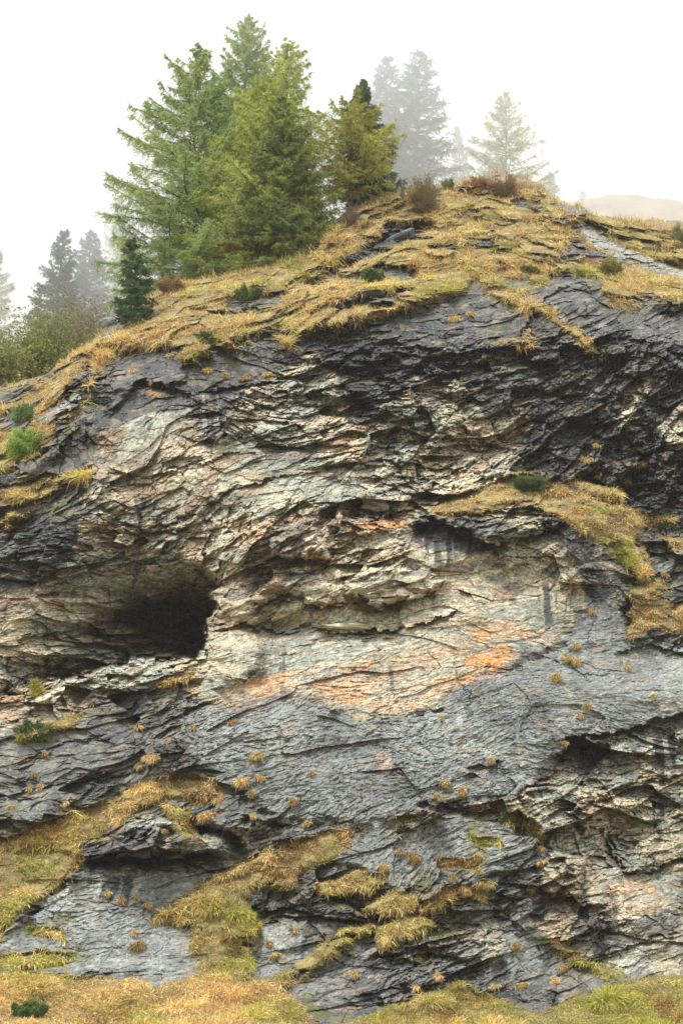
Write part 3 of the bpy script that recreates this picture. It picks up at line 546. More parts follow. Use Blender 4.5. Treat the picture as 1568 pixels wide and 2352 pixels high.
def col_of(Xp): return int(np.argmin(np.abs(gx - Xp)))
def surf(Xp, Yp):
    """point of the finished face seen at a place of the photograph"""
    ci = col_of(Xp); r = int(np.argmin(np.abs(Y[:, ci] - Yp)))
    return P3[r, ci], NRM[NB + r, ci]
def behind(Xp, depth):
    """point of the ground behind the skyline in the direction of Xp"""
    ci = col_of(Xp); colz = ALL[:NB + 1, ci]
    k = int(np.argmin(np.abs(colz[:, 1] - depth)))
    z = colz[k, 2]; rxx, _ = rays(Xp, 1176.)
    return np.array([(Xp - 784) / 2352 * K / (cp - sp * ((1176 - ysil[ci]) / 2352 * K)) * depth, depth, z])

# ------------------------------------------------------------------ grass
GOLD = np.array([(.80, .60, .28), (.72, .49, .19), (.92, .75, .42), (.54, .34, .12), (.66, .55, .20), (.36, .20, .09)], np.float32)
GREEN = np.array([(.36, .40, .07), (.46, .48, .09), (.26, .33, .06), (.54, .50, .12)], np.float32)
def blades(base, nrm, L, wd, rad, green, seed, droop=.75, red=0., lay=.5):
    """arched, tapering blades; returns vertices, faces, colours"""
    r = np.random.default_rng(seed); n = len(base)
    up = np.array([0, 0, 1.])
    lay = np.broadcast_to(lay, n)[:, None]; d0 = .55 * nrm + (.55 - .5 * lay) * up + .26 * rad + lay * .75 * np.array([0, -.3, -.9]) + r.normal(0, .34, (n, 3)); d0 /= np.linalg.norm(d0, axis=1, keepdims=True)
    wv = np.cross(d0, nrm + r.normal(0, .5, (n, 3))); wv /= np.linalg.norm(wv, axis=1, keepdims=True) + 1e-6
    L = L[:, None]; g = np.array([0, 0, -1.]); dr = (droop * r.uniform(.5, 1.3, (n, 1)))
    V = []
    for s_, wf in ((0, 1.), (.4, .85), (.75, .55)):
        p = base + L * (s_ * d0 + s_ * s_ * dr * g * .8 + s_ * s_ * .25 * rad)
        V += [p - wv * wd[:, None] * wf * .5, p + wv * wd[:, None] * wf * .5]
    V.append(base + L * (d0 + dr * g * .8 + .25 * rad))
    V = np.stack(V, 1)
    o = np.arange(n, dtype=np.int32)[:, None] * 7
    Q = np.concatenate([o + np.array([0, 1, 3, 2]), o + np.array([2, 3, 5, 4])]); T = o + np.array([4, 5, 6])
    cg = GOLD[r.choice(len(GOLD), n, p=[.25, .2, .22, .13, .12, .08])]
    cr = np.array([.36, .15, .06]) * r.uniform(.7, 1.3, (n, 1))
    cn = GREEN[r.integers(0, len(GREEN), n)]
    sel = (r.random(n) < green)[:, None]
    C = np.where(sel, cn, cg); C = np.where((r.random(n) < red)[:, None], cr, C)
    C = C * r.uniform(.7, 1.22, (n, 1))
    C = np.repeat(C[:, None, :], 7, 1)
    C[:, :2] *= np.array([.8, .78, .7]); return V.reshape(-1, 3), [Q, T], C.reshape(-1, 3)

inb = (G > -3) & (X > -330) & (X < 1900) & (Y < 2440)
fi = np.argwhere(inb)
colw = np.gradient(gx); wgt = np.interp(fi[:, 1], np.arange(nc), np.clip(colw, 1.7, 16)) * np.gradient(Y, axis=0)[fi[:, 0], fi[:, 1]]
hv = np.where(gmask > .5, 1., .6)[fi[:, 0], fi[:, 1]]
# fewer blades where the turf is closed to the eye anyway, more along edges of tussocks
NBL = 560000
thin = fbm(px / .5, pz / .3, 129, 4, .6)
pr = wgt * hv * np.maximum(.12 + .88 * ss(-.35, .15, thin[fi[:, 0], fi[:, 1]]), 1.8 * (Y[fi[:, 0], fi[:, 1]] > 2240)) * (.35 + 1.0 * tus[fi[:, 0], fi[:, 1]]); pr /= pr.sum()
ch = fi[rng.choice(len(fi), NBL, p=pr)]
def terr(ch):
    b = P3[ch[:, 0], ch[:, 1]]; n = NRM[NB + ch[:, 0], ch[:, 1]]; return b, n
b_, n_ = terr(ch)
b_ = b_ + rng.normal(0, .02, b_.shape)
bx, bz, bX, bY = px[ch[:, 0], ch[:, 1]], pz[ch[:, 0], ch[:, 1]], X[ch[:, 0], ch[:, 1]], Y[ch[:, 0], ch[:, 1]]
rad = np.stack([ox[ch[:, 0], ch[:, 1]] * 1.1, -.35 * np.ones(len(ch)), -oy[ch[:, 0], ch[:, 1]] * 0 + .0 * bx], -1)
rad[:, 2] = np.clip(oy[ch[:, 0], ch[:, 1]] * 1.0, -.8, .5) - .15
cell = ca[ch[:, 0], ch[:, 1]]; cell2 = ga[ch[:, 0], ch[:, 1]]
# smooth the normals so blades follow the slope
nn = n_ * .5 + np.array([0, -.65, .55]); nn /= np.linalg.norm(nn, axis=1, keepdims=True)
greenish = np.clip(.07 + .8 * ss(1850, 2350, bY) * (.4 + .6 * ss(-.2, .5, fbm(bx / 3, bz / 2, 121, 3))) + .75 * ss(.25, .5, fbm(bx / 2.2 + 4, bz / 1.4, 123, 3)) + .35 * (cell2 > .75)
                   + .5 * ss(420, 560, bX) * ss(760, 600, bX) * ss(2020, 2080, bY) * ss(2260, 2200, bY) - .5 * ss(2230, 2280, bY) * ss(900, 600, bX), .04, .85)
redd = np.clip(.04 + .4 * ss(.25, .55, fbm(bx / 1.5 + 30, bz / 1.1, 125, 3)) + .35 * ss(480, 430, bY) * ss(1080, 1130, bX) * ss(1300, 1240, bX), 0, .7)
Lb = (.58 + .37 * (bY < 1000) + .22 * (bY > 2240)) * (.55 + .7 * ss(-.3, .4, fbm(bx / .9, bz / .5, 128, 3))) * (1 + .3 * (bY < 1000) * ss(22, 2, G[ch[:, 0], ch[:, 1]])) * (.17 + .26 * rng.random(NBL) ** 1.3) * (.65 + .6 * cell) * (.75 + .5 * cell2) * np.where(bY > 2230, .8, 1.0)
V_, F_, C_ = blades(b_, nn, Lb, rng.uniform(.010, .021, NBL), rad, greenish, 5, red=redd, lay=ss(0, 40, hh[ch[:, 0], ch[:, 1]]) * np.clip(.55 + .5 * fbm(bx / .8, bz / .5, 127, 2), 0, 1), droop=.6)
tint = (.75 + .5 * cell) * (.88 + .3 * cell2); C_ = C_ * np.repeat(tint * rng.uniform(.75, 1.15, NBL), 7)[:, None]
go = mesh_from('grass', V_, F_, M_GRASS, C_)
tag(go, 'golden and green alpine grass covering the slopes and ledges', 'grass', kind='stuff')

# tufts on the bare face: countable, so each is a thing
def where(tx, ty):
    if ty < 900: return 'growing on the dark rock below the grassy top'
    if ty < 1130: return 'growing on the dark right buttress above the grassy ledge'
    if ty < 1560: return 'clinging to the grey rock right of the orange lichen'
    if ty < 1900: return 'sprouting from the smooth grey slab of rock' if tx > 260 else 'growing on the slate face below the cave'
    if tx < 420: return 'growing on the pale slab at the lower left of the cliff'
    return 'growing on the broken grey rock at the foot of the cliff'
for i, (tx, ty, tr) in enumerate(TUFTS):
    p, nq = surf(tx, ty); m_pp = p[1] * K / 2352; n = int(120 + tr * tr * 1.6)
    r = np.random.default_rng(900 + i)
    k_ = r.integers(2, 5); ctr = r.normal(0, .30, (k_, 2)) * np.array([1.0, .6]); wh = r.integers(0, k_, n); an = r.uniform(-.6, .5)
    ci = ctr[wh] + r.normal(0, .24, (n, 2)) * np.array([1.25, .7]); ci = np.stack([ci[:, 0] * math.cos(an) - ci[:, 1] * math.sin(an), ci[:, 0] * math.sin(an) + ci[:, 1] * math.cos(an)], 1); ci = np.clip(ci, -1.5, 1.5) * tr * r.uniform(.45, 1.2)
    cc = np.array([col_of(tx + a) for a in ci[:, 0]]); rr = [int(np.argmin(np.abs(Y[:, k] - (ty + b * .7)))) for k, b in zip(cc, ci[:, 1])]
    base = P3[rr, cc] + np.array([0, -.03, 0]); e_rad = np.stack([ci[:, 0] / tr * .8, np.full(n, -.5), -ci[:, 1] / tr * .4 - .3], 1)
    nn2 = np.broadcast_to(np.array([0, -.75, .4]), (n, 3))
    gcol = .1 + .25 * (i % 3 == 0)
    v, f, c_ = blades(base - p, nn2, (.05 + .09 * r.random(n)) * (.55 + tr / 22), r.uniform(.013, .024, n), e_rad, np.full(n, gcol), 1000 + i, droop=.8, red=np.full(n, .2 + .2 * (i % 4 == 1)), lay=.8)
    size = 'small' if tr < 11 else ('bushy' if tr > 14 else 'short')
    o = mesh_from('grass_tuft', v, f, M_GRASS, c_ * (.62 + .45 * r.random()))
    o.location = p; tag(o, f'{size} ochre grass tuft {where(tx, ty)}', 'grass tuft', 'grass tufts ' + where(tx, ty))

# ------------------------------------------------------------------ trees
def tube(pts, rads, k=6):
    pts = np.asarray(pts, float); n = len(pts)
    tg = np.gradient(pts, axis=0); tg /= np.linalg.norm(tg, axis=1, keepdims=True) + 1e-9
    a = np.cross(tg, np.array([.31, .87, .12])); a /= np.linalg.norm(a, axis=1, keepdims=True) + 1e-9; b = np.cross(tg, a)
    th = np.arange(k) / k * 2 * math.pi
    V = pts[:, None] + np.asarray(rads)[:, None, None] * (np.cos(th)[None, :, None] * a[:, None] + np.sin(th)[None, :, None] * b[:, None])
    i = np.arange(n * k).reshape(n, k); j = np.roll(i, -1, 1)
    Q = np.stack([i[:-1], j[:-1], j[1:], i[1:]], -1).reshape(-1, 4)
    return V.reshape(-1, 3), Q
def join(parts):
    Vs, Qs, o = [], [], 0
    for v, q_ in parts: Vs.append(v); Qs.append(q_ + o); o += len(v)
    return np.concatenate(Vs), np.concatenate(Qs)
def tris(P, D, L, W, r):
    n = len(P); wv = np.cross(D, r.normal(0, 1, (n, 3))); wv /= np.linalg.norm(wv, axis=1, keepdims=True) + 1e-9
    V = np.stack([P - wv * W[:, None] / 2, P + wv * W[:, None] / 2, P + D * L[:, None]], 1)
    return V.reshape(-1, 3), np.arange(3 * n, dtype=np.int32).reshape(n, 3)
def conifer(seed, H, Rr, kind='larch', dens=1.0, pal=None, bias=(0, 0), low=.06, shape=.8, nb=None, lean=(0, 0), fork=0):
    """trunk and limbs, and a crown of needle sprays along real twigs"""
    r = np.random.default_rng(seed); larch = kind == 'larch'
    nz = 14; tz = np.linspace(0, 1, nz)
    tp = np.stack([lean[0] * tz + .12 * np.sin(tz * 5 + seed), lean[1] * tz + .1 * np.cos(tz * 4 + seed), tz * H], 1); tp[0, :2] = 0
    parts = [tube(tp, .013 * H * (1 - tz * .96) + .01, 8)]
    nb = nb or int(H * (15 if larch else 20))
    fr = low + (1 - low) * (np.arange(nb) + r.random(nb)) / nb; fr = np.clip(fr, 0, .99)
    nP, nD, nL = [], [], []
    tw = []
    for i in range(nb):
        f = fr[i]; az = i * 2.399 + r.normal(0, .5)
        prof = ((1 - f) ** shape) * (.55 + .45 * ss(0, .22, f - low + .04)) + .02
        bl = 1 + bias[0] * math.cos(az) + bias[1] * math.sin(az)
        L_ = max(.10, Rr * prof * bl * (r.uniform(.55, 1.12) if larch else r.uniform(.75, 1.08)))
        if larch and r.random() < .05: L_ *= 1.2
        el = (math.radians(-6) + .75 * f + r.normal(0, .10)) if larch else (math.radians(-22) + .95 * f ** 1.5 + r.normal(0, .06))
        cu = r.uniform(.02, .22) if larch else r.uniform(.12, .26)
        base = np.array([np.interp(f, tz, tp[:, 0]), np.interp(f, tz, tp[:, 1]), f * H])
        u = np.linspace(0, 1, 9); h = np.array([math.cos(az), math.sin(az), 0]); sd_ = np.array([-h[1], h[0], 0])
        wob = r.normal(0, .10) * L_
        bp = base + L_ * (np.outer(u, h) * math.cos(el)) + np.outer(wob * np.sin(u * 4), sd_) + np.outer(L_ * (math.sin(el) * u + cu * u ** 2.2), [0, 0, 1.])
        if L_ > .45: parts.append(tube(bp, (.010 * L_ + .008) * (1 - u * .85), 4))
        m = int(max(8, L_ * (24 if larch else 26) * dens ** .5))
        us = (.10 if larch else .06) + .9 * r.random(m) ** .85
        q0 = np.stack([np.interp(us, u, bp[:, k]) for k in range(3)], 1)
        side = np.where(r.random(m) < .5, -1, 1)[:, None]
        td = h * r.uniform(.3, 1.0, (m, 1)) + sd_ * side * r.uniform(.35, 1.0, (m, 1)) + np.array([0, 0, 1.]) * r.normal(-.22 if larch else -.12, .28 if larch else .14, (m, 1))
        td /= np.linalg.norm(td, axis=1, keepdims=True)
        tl = (.36 * L_ * (1.15 - us) + .05 + .18 * (1 - f)) * r.uniform(.5, 1.2, m)
        k = int(11 * dens + 3)
        v = r.random((m, k)); pp = q0[:, None] + td[:, None] * (v * tl[:, None])[..., None]
        pp[..., 2] -= (v ** 2 * tl[:, None] * (.30 if larch else .15))
        nP.append(pp.reshape(-1, 3)); nD.append(np.repeat(td, k, 0))
        # needles along the limb itself
        kk = int(L_ * 22 * dens) + 4; uu = .15 + .9 * r.random(kk); uu = np.clip(uu, 0, 1)
        nP.append(np.stack([np.interp(uu, u, bp[:, a]) for a in range(3)], 1)); nD.append(np.repeat((h * math.cos(el) + np.array([0, 0, math.sin(el) + cu]))[None], kk, 0))
        tw.append((q0, td, tl))
    nP = np.concatenate(nP); nD = np.concatenate(nD); n = len(nP)
    D = nD * (.55 if larch else .75) + r.normal(0, .78 if larch else .45, (n, 3)); D /= np.linalg.norm(D, axis=1, keepdims=True)
    L2 = r.uniform(.08, .19, n) if larch else r.uniform(.09, .18, n)
    W2 = r.uniform(.018, .034, n) if larch else r.uniform(.028, .046, n)
    V, T = tris(nP, D, L2, W2, r)
    pal = np.array(pal, float)
    cl_ = fbm(nP[:, 0] / 1.1 + seed, nP[:, 2] / .9 + nP[:, 1] * .5, 131, 3); t = np.clip(.5 + cl_ * .9 + r.normal(0, .2, n), 0, 1)[:, None]
    C = (pal[0] * (1 - t) + pal[1] * t) * r.uniform(.75, 1.25, (n, 1))
    yl = (r.random(n) < .03 if larch else np.zeros(n, bool))[:, None]; C = np.where(yl, pal[2] if len(pal) > 2 else pal[1], C)
    # bare twig slivers
    tq = np.concatenate([a for a, _, _ in tw]); tdd = np.concatenate([a for _, a, _ in tw]); tll = np.concatenate([a for _, _, a in tw])
    Vt, Tt = tris(tq, tdd, tll * .9, np.full(len(tq), .018), r)
    Ct = np.full((len(tq) * 3, 3), (.09, .07, .05))
    V = np.concatenate([V, Vt]); T = np.concatenate([T, Tt + 3 * n]); Cc = np.concatenate([np.repeat(C, 3, 0), Ct])
    return join(parts), (V, T, Cc)
BARK = (.085, .068, .055)
def put_tree(name, label, cat, loc, gen, group=None):
    (tv, tq), (cv, ct, cc) = gen
    e_ = thing(name, loc, label, cat, group)
    tc_ = np.array(BARK) * (1 + .5 * fbm(tv[:, 2] * 3, tv[:, 0] * 6, 141, 2))[:, None]
    mesh_from('trunk', tv, tq, M_BARK, tc_, e_); mesh_from('crown', cv, ct, M_NEEDLE, cc, e_)
    return e_
LARCH = [(.30, .37, .08), (.54, .61, .16), (.62, .50, .12)]; LARCH_D = [(.23, .33, .11), (.44, .54, .19), (.48, .44, .15)]
LARCH_Y = [(.31, .33, .07), (.52, .52, .12), (.55, .42, .08)]; SPRUCE = [(.06, .10, .045), (.14, .21, .09)]; SPRUCE_O = [(.15, .19, .055), (.33, .39, .12)]
PINE = [(.05, .10, .045), (.14, .22, .09)]
# (X, Y of the top, depth, radius px, kind, palette, seed, options, name, label)
TREES = [
 (458, 132, 80, 172, 'larch', LARCH_D, 1, dict(dens=1.2, bias=(-.10, -.1), shape=.52, low=.0), 'larch_tree', 'broad dark green larch with long ragged limbs, leftmost tree of the clump on the ridge'),
 (568, 38, 81.5, 150, 'larch', LARCH_D[:2] + [LARCH_Y[1]], 2, dict(dens=1.1, shape=.62, low=.12), 'larch_tree', 'tallest larch of the ridge clump, its thin tip above all other trees'),
 (655, 98, 80.5, 120, 'larch', LARCH, 3, dict(dens=1.0, shape=.5, low=.12), 'larch_tree', 'green larch with a blunt round top just right of the tallest tip'),
 (606, 190, 78, 172, 'larch', LARCH, 4, dict(dens=1.1, shape=.58, low=.03), 'larch_tree', 'bright green dense larch at the front of the clump'),
 (648, 228, 75.5, 118, 'spruce', SPRUCE_O, 5, dict(dens=1.2, shape=.8, low=.02), 'spruce_tree', 'olive green cone shaped spruce standing before the bright larch'),
 (803, 240, 77.5, 112, 'larch', LARCH_Y, 6, dict(dens=1.0, shape=.50, low=.10), 'larch_tree', 'small yellow green larch with dark branching stem at the right of the clump'),
 (838, 186, 80, 75, 'spruce', SPRUCE, 7, dict(dens=1.0, shape=.75, low=.05), 'spruce_tree', 'dark narrow spruce peeking out behind the yellow green larch'),
 (888, 130, 93, 100, 'spruce', SPRUCE, 8, dict(dens=.55, shape=.62, low=.02), 'spruce_tree', 'left one of the twin grey spruces in the fog'),
 (957, 118, 92, 116, 'spruce', SPRUCE, 9, dict(dens=.55, shape=.62, low=.02), 'spruce_tree', 'taller right one of the twin grey spruces in the fog'),
 (1155, 213, 90, 118, 'larch', LARCH, 10, dict(dens=.6, shape=.75, low=.10), 'larch_tree', 'lone open larch in the fog behind the top of the hill'),
 (1050, 292, 101, 52, 'spruce', SPRUCE, 11, dict(dens=.6), 'spruce_tree', 'faint spruce tip in the fog between the twin spruces and the lone larch'),
 (1268, 398, 100, 42, 'spruce', SPRUCE, 12, dict(dens=.6), 'spruce_tree', 'faint low spruce in the fog right of the lone larch'),
 (1340, 440, 108, 46, 'spruce', SPRUCE, 13, dict(dens=.6), 'spruce_tree', 'barely visible spruce in the fog left of the far hill'),
 (148, 528, 86.5, 96, 'spruce', [(.07, .12, .05), (.15, .23, .10)], 14, dict(dens=.8, shape=.75, low=.0), 'spruce_tree', 'misty grey green spruce with a sharp tip above the left thicket'),
 (205, 533, 91, 84, 'spruce', SPRUCE, 15, dict(dens=.8, shape=.6), 'spruce_tree', 'paler spruce close behind the sharp tipped one on the left'),
 (272, 452, 97, 66, 'larch', LARCH, 16, dict(dens=.7, shape=.6), 'larch_tree', 'pale larch in the fog behind the broad dark larch'),
 (-8, 560, 90, 68, 'larch', LARCH, 17, dict(dens=.9, shape=.55), 'larch_tree', 'pale green larch in the fog cut by the left edge of the view'),
]
ALT = {}
for (tx, ty, dp, rp, kind, pal, sd_, opt, nm, lb) in TREES:
    base = behind(tx, dp); top = at(float(tx), float(ty), dp)
    base[0] = top[0]; base[2] -= .15
    H = top[2] - base[2]; Rw = rp * dp * 1.55 * K / 2352
    put_tree(nm, lb, 'larch' if kind == 'larch' else 'spruce', base, conifer(sd_, H, Rw, kind, pal=pal, **opt))
p, _ = surf(305, 742)
top = at(300., 552., p[1])
put_tree('pine_tree', 'small dense dark green pine sapling beside the grey boulder on the left slope', 'pine', p - np.array([0, 0, .05]),
         conifer(31, top[2] - p[2], 50 * p[1] * 1.3 * K / 2352, 'spruce', pal=PINE, dens=1.0, shape=.55, low=.0, nb=70))

# ------------------------------------------------------------------ shrubs
def shrub(seed, Wd, H, pal, dens=1.0, stems=14, leaf=.05, open_=.0, stemcol=(.12, .09, .07)):
    r = np.random.default_rng(seed); parts = []; LP = []; LD = []
    for i in range(stems):
        az = r.random() * 6.28; out = Wd * r.uniform(.15, 1.05); h = H * r.uniform(.40, 1.08) * math.sqrt(max(.1, 1 - (out / Wd) ** 2 * .6))
        u = np.linspace(0, 1, 7)
        bp = np.stack([math.cos(az) * out * u ** .8, math.sin(az) * out * .7 * u ** .8, h * u ** 1.1], 1) + np.cumsum(r.normal(0, .02 * H, (7, 3)), 0) * u[:, None]
        parts.append(tube(bp, (.012 + .006 * H) * (1 - .8 * u), 4))
        for _ in range(9):
            uu = r.uniform(.25, 1); s = np.array([np.interp(uu, u, bp[:, k]) for k in range(3)])
            d = r.normal(0, 1, 3) + np.array([math.cos(az), math.sin(az) * .7, .9]); d /= np.linalg.norm(d); l = H * r.uniform(.12, .32)
            e2 = s + d * l; parts.append(tube(np.array([s, (s + e2) / 2 + r.normal(0, .02, 3), e2]), [.008, .006, .003], 3))
            n = int(85 * dens * (1 - open_)); v = r.random(n)[:, None]
            LP.append(s + (e2 - s) * v + r.normal(0, .035 * H + .02, (n, 3))); LD.append(np.repeat(d[None], n, 0))
    LP = np.concatenate(LP); LD = np.concatenate(LD); n = len(LP); LP[:, 2] = np.maximum(LP[:, 2], .02)
    D = LD * .5 + r.normal(0, .7, (n, 3)); D /= np.linalg.norm(D, axis=1, keepdims=True)
    wv = np.cross(D, r.normal(0, 1, (n, 3))); wv /= np.linalg.norm(wv, axis=1, keepdims=True)
    L2 = r.uniform(.6, 1.3, n)[:, None] * leaf; W2 = L2 * .5
    V = np.stack([LP, LP + D * L2 * .5 + wv * W2 * .5, LP + D * L2, LP + D * L2 * .5 - wv * W2 * .5], 1).reshape(-1, 3)
    Q = np.arange(4 * n, dtype=np.int32).reshape(n, 4); pal = np.array(pal, float)
    t = np.clip(.5 + .9 * fbm(LP[:, 0] * 2 + seed, LP[:, 2] * 2 + LP[:, 1], 151, 2) + r.normal(0, .25, n), 0, 1)[:, None]
    C = (pal[0] * (1 - t) + pal[1] * t) * r.uniform(.75, 1.25, (n, 1))
    return join(parts), (V, Q, np.repeat(C, 4, 0)), stemcol
def put_shrub(name, label, cat, X_, Yt, Yb, rp, pal, seed, depth=None, **kw):
    if depth is None: p, _ = surf(X_, Yb)
    else: p = behind(X_, depth); p[0] = at(float(X_), float(Yb), depth)[0]
    top = at(float(X_), float(Yt), p[1]); H = max(.2, top[2] - p[2]); Wd = rp * p[1] * 1.06 * K / 2352
    (sv, sq), (lv, lq, lc), sc = shrub(seed, Wd, H, pal, **kw)
    e_ = thing(name, p - np.array([0, 0, .03]), label, cat)
    mesh_from('stem', sv, sq, M_BARK, np.broadcast_to(np.array(sc), sv.shape), e_); mesh_from('foliage', lv, lq, M_LEAF, lc, e_)
OLV = [(.15, .18, .05), (.33, .34, .12)]; BRN = [(.16, .11, .06), (.27, .20, .09)]; LGN = [(.18, .28, .05), (.36, .48, .10)]; JUN = [(.07, .12, .035), (.19, .26, .075)]; YEL = [(.32, .30, .05), (.48, .42, .08)]
SH = [
 ('shrub', 'dark green low growth filling the gap under the broad dark larch', 'shrub', 462, 600, 652, 50, [(.10, .15, .04), (.22, .28, .08)], 70, 77, dict(stems=30, dens=1.2, leaf=.07)),
 ('shrub', 'reddish low shrub on the turf between the pine sapling and the broad larch', 'shrub', 395, 638, 672, 34, [(.26, .15, .06), (.36, .26, .09)], 71, None, dict(stems=22, dens=.9, leaf=.05)),
 ('shrub', 'low olive shrub with an arching bare stem at the left end of the thicket', 'shrub', 20, 745, 905, 80, OLV, 41, 77, dict(stems=34, dens=1.3, leaf=.13)),
 ('shrub', 'tall rounded olive shrub in the middle of the left thicket', 'shrub', 110, 728, 880, 85, OLV, 42, 78, dict(stems=42, dens=1.4, leaf=.13)),
 ('shrub', 'brownish shrub at the right end of the left thicket beside the boulder', 'shrub', 198, 742, 800, 58, [(.14, .11, .05), (.24, .22, .08)], 43, 78, dict(stems=32, dens=1.3, leaf=.08)),
 ('shrub', 'autumn brown rounded shrub below the misty spruces', 'shrub', 218, 684, 780, 46, [(.20, .15, .06), (.30, .25, .09)], 44, 83, dict(stems=28, dens=1.2, leaf=.13)),
 ('shrub', 'green edged shrub in front of the pale larch at the left edge', 'shrub', 55, 735, 860, 55, OLV, 45, 82, dict(stems=28, dens=1.2, leaf=.13)),
 ('shrub', 'upright brown and green shrub beside the dead stump on the ridge', 'shrub', 975, 402, 490, 42, [(.18, .13, .06), (.24, .24, .08)], 46, None, dict(stems=26, dens=1.0, leaf=.05, open_=.2)),
 ('shrub', 'small green willow shrub just right of the upright ridge shrub', 'shrub', 1030, 412, 436, 20, [(.16, .18, .06), (.26, .28, .09)], 47, None, dict(stems=12, dens=.8, leaf=.05)),
 ('shrub', 'nearly bare twiggy shrub on top of the hill below the lone larch', 'shrub', 1160, 398, 455, 48, [(.20, .12, .07), (.28, .20, .09)], 48, None, dict(stems=34, dens=.6, leaf=.04, open_=.35, stemcol=(.14, .10, .08))),
 ('shrub', 'red brown low shrub at the left shoulder of the hilltop', 'shrub', 1095, 405, 440, 34, [(.28, .13, .07), (.34, .20, .09)], 49, None, dict(stems=20, dens=1.0, leaf=.04)),
 ('shrub', 'tangled leafless brown brush at the edge of the tree clump', 'shrub', 800, 470, 520, 46, [(.16, .10, .07), (.22, .14, .09)], 50, None, dict(stems=26, dens=.4, leaf=.04, open_=.4, stemcol=(.13, .09, .08))),
 ('juniper_bush', 'green juniper cushion at the foot of the olive spruce', 'juniper', 650, 560, 606, 55, JUN + [], 51, 72.5, dict(stems=32, dens=1.6, leaf=.06)),
 ('shrub', 'yellow green broom shrub left of the olive spruce foot', 'shrub', 530, 575, 632, 36, [(.18, .17, .05), (.30, .28, .08)], 52, 73.5, dict(stems=24, dens=1.1, leaf=.06)),
 ('juniper_bush', 'dark green juniper cushion in the grass above the flat grey slab', 'juniper', 855, 622, 648, 27, JUN, 53, None, dict(stems=24, dens=1.7, leaf=.05)),
 ('juniper_bush', 'flat green juniper crowning the grassy ledge at the right of the cliff', 'juniper', 1222, 1096, 1128, 42, JUN, 54, None, dict(stems=34, dens=1.8, leaf=.05)),
 ('juniper_bush', 'green juniper mat on the ledge below the cave at the left', 'juniper', 78, 1656, 1700, 46, JUN, 55, None, dict(stems=30, dens=1.8, leaf=.05)),
 ('juniper_bush', 'green juniper strip on top of the lower right grey outcrop', 'juniper', 1185, 1862, 1890, 34, [(.07, .11, .03), (.17, .22, .06)], 56, None, dict(stems=26, dens=1.7, leaf=.05)),
 ('juniper_bush', 'dark juniper cushion in the bottom left meadow', 'juniper', 68, 2300, 2336, 34, JUN, 57, None, dict(stems=26, dens=1.7, leaf=.05)),
 ('shrub', 'bright green round shrub on the left grass slope', 'shrub', 52, 988, 1052, 36, LGN, 58, None, dict(stems=26, dens=1.3, leaf=.06)),
 ('larch_sapling', 'small pale green larch seedling above the bright round shrub', 'sapling', 50, 922, 975, 24, [(.12, .20, .07), (.22, .32, .12)], 59, None, dict(stems=16, dens=.9, leaf=.05)),
 ('shrub', 'tiny yellow leaved shrub under the left end of the cave overhang', 'shrub', 82, 1562, 1604, 17, YEL, 60, None, dict(stems=9, dens=.5, leaf=.06)),
 ('shrub', 'small green shrub at the right edge of the upper grass slope', 'shrub', 1560, 520, 562, 24, [(.14, .18, .05), (.26, .28, .08)], 61, None, dict(stems=20, dens=1.0, leaf=.05)),
 ('juniper_bush', 'small dark juniper on the grassy ledge near the right edge', 'juniper', 1515, 1186, 1216, 24, JUN, 62, None, dict(stems=20, dens=1.5, leaf=.05)),
 ('shrub', 'low mossy green bush in the grass at the edge of the upper right rocks', 'shrub', 1405, 590, 630, 18, [(.16, .17, .04), (.28, .27, .07)], 63, None, dict(stems=18, dens=1.1, leaf=.05)),
 ('juniper_bush', 'small green juniper in the grass above the left dark rock', 'juniper', 470, 765, 790, 24, JUN, 64, None, dict(stems=18, dens=1.4, leaf=.05)),
 ('juniper_bush', 'dark juniper patch over the shaded hollow of the left grass slope', 'juniper', 570, 664, 690, 40, JUN, 65, None, dict(stems=28, dens=1.4, leaf=.05)),
 ('shrub', 'small moss green cushion right of the upper bare rocks', 'shrub', 1215, 612, 628, 26, [(.12, .14, .03), (.24, .25, .05)], 66, None, dict(stems=20, dens=1.3, leaf=.04)),
 ('shrub', 'low green bush by the grey outcrop edge at the lower right', 'shrub', 1272, 1888, 1906, 18, [(.14, .17, .04), (.26, .27, .07)], 67, None, dict(stems=14, dens=1.2, leaf=.05)),
]
for (nm, lb, ct_, X_, Yt, Yb, rp, pal, sd_, dp, kw) in SH: put_shrub(nm, lb, ct_, X_, Yt, Yb, rp, pal, sd_, dp, **kw)

# dead stump
p, _ = surf(922, 452); t = np.linspace(0, 1, 9); top = at(922., 408., p[1]); H = top[2] - p[2]
v, q_ = tube(np.stack([.05 * np.sin(t * 5), 0 * t, t * H], 1), .10 - .06 * t + .015 * np.sin(t * 17), 8)
v2, q2 = tube(np.array([[0, 0, H * .55], [.12, 0, H * .68], [.16, .02, H * .8]]), [.04, .03, .01], 5)
v, q_ = join([(v, q_), (v2, q2)])
o = mesh_from('dead_stump', v, q_, M_BARK, np.broadcast_to(np.array([.10, .075, .06]), v.shape)); o.location = p
tag(o, 'thin weathered dead stump standing in the grass of the ridge', 'stump')

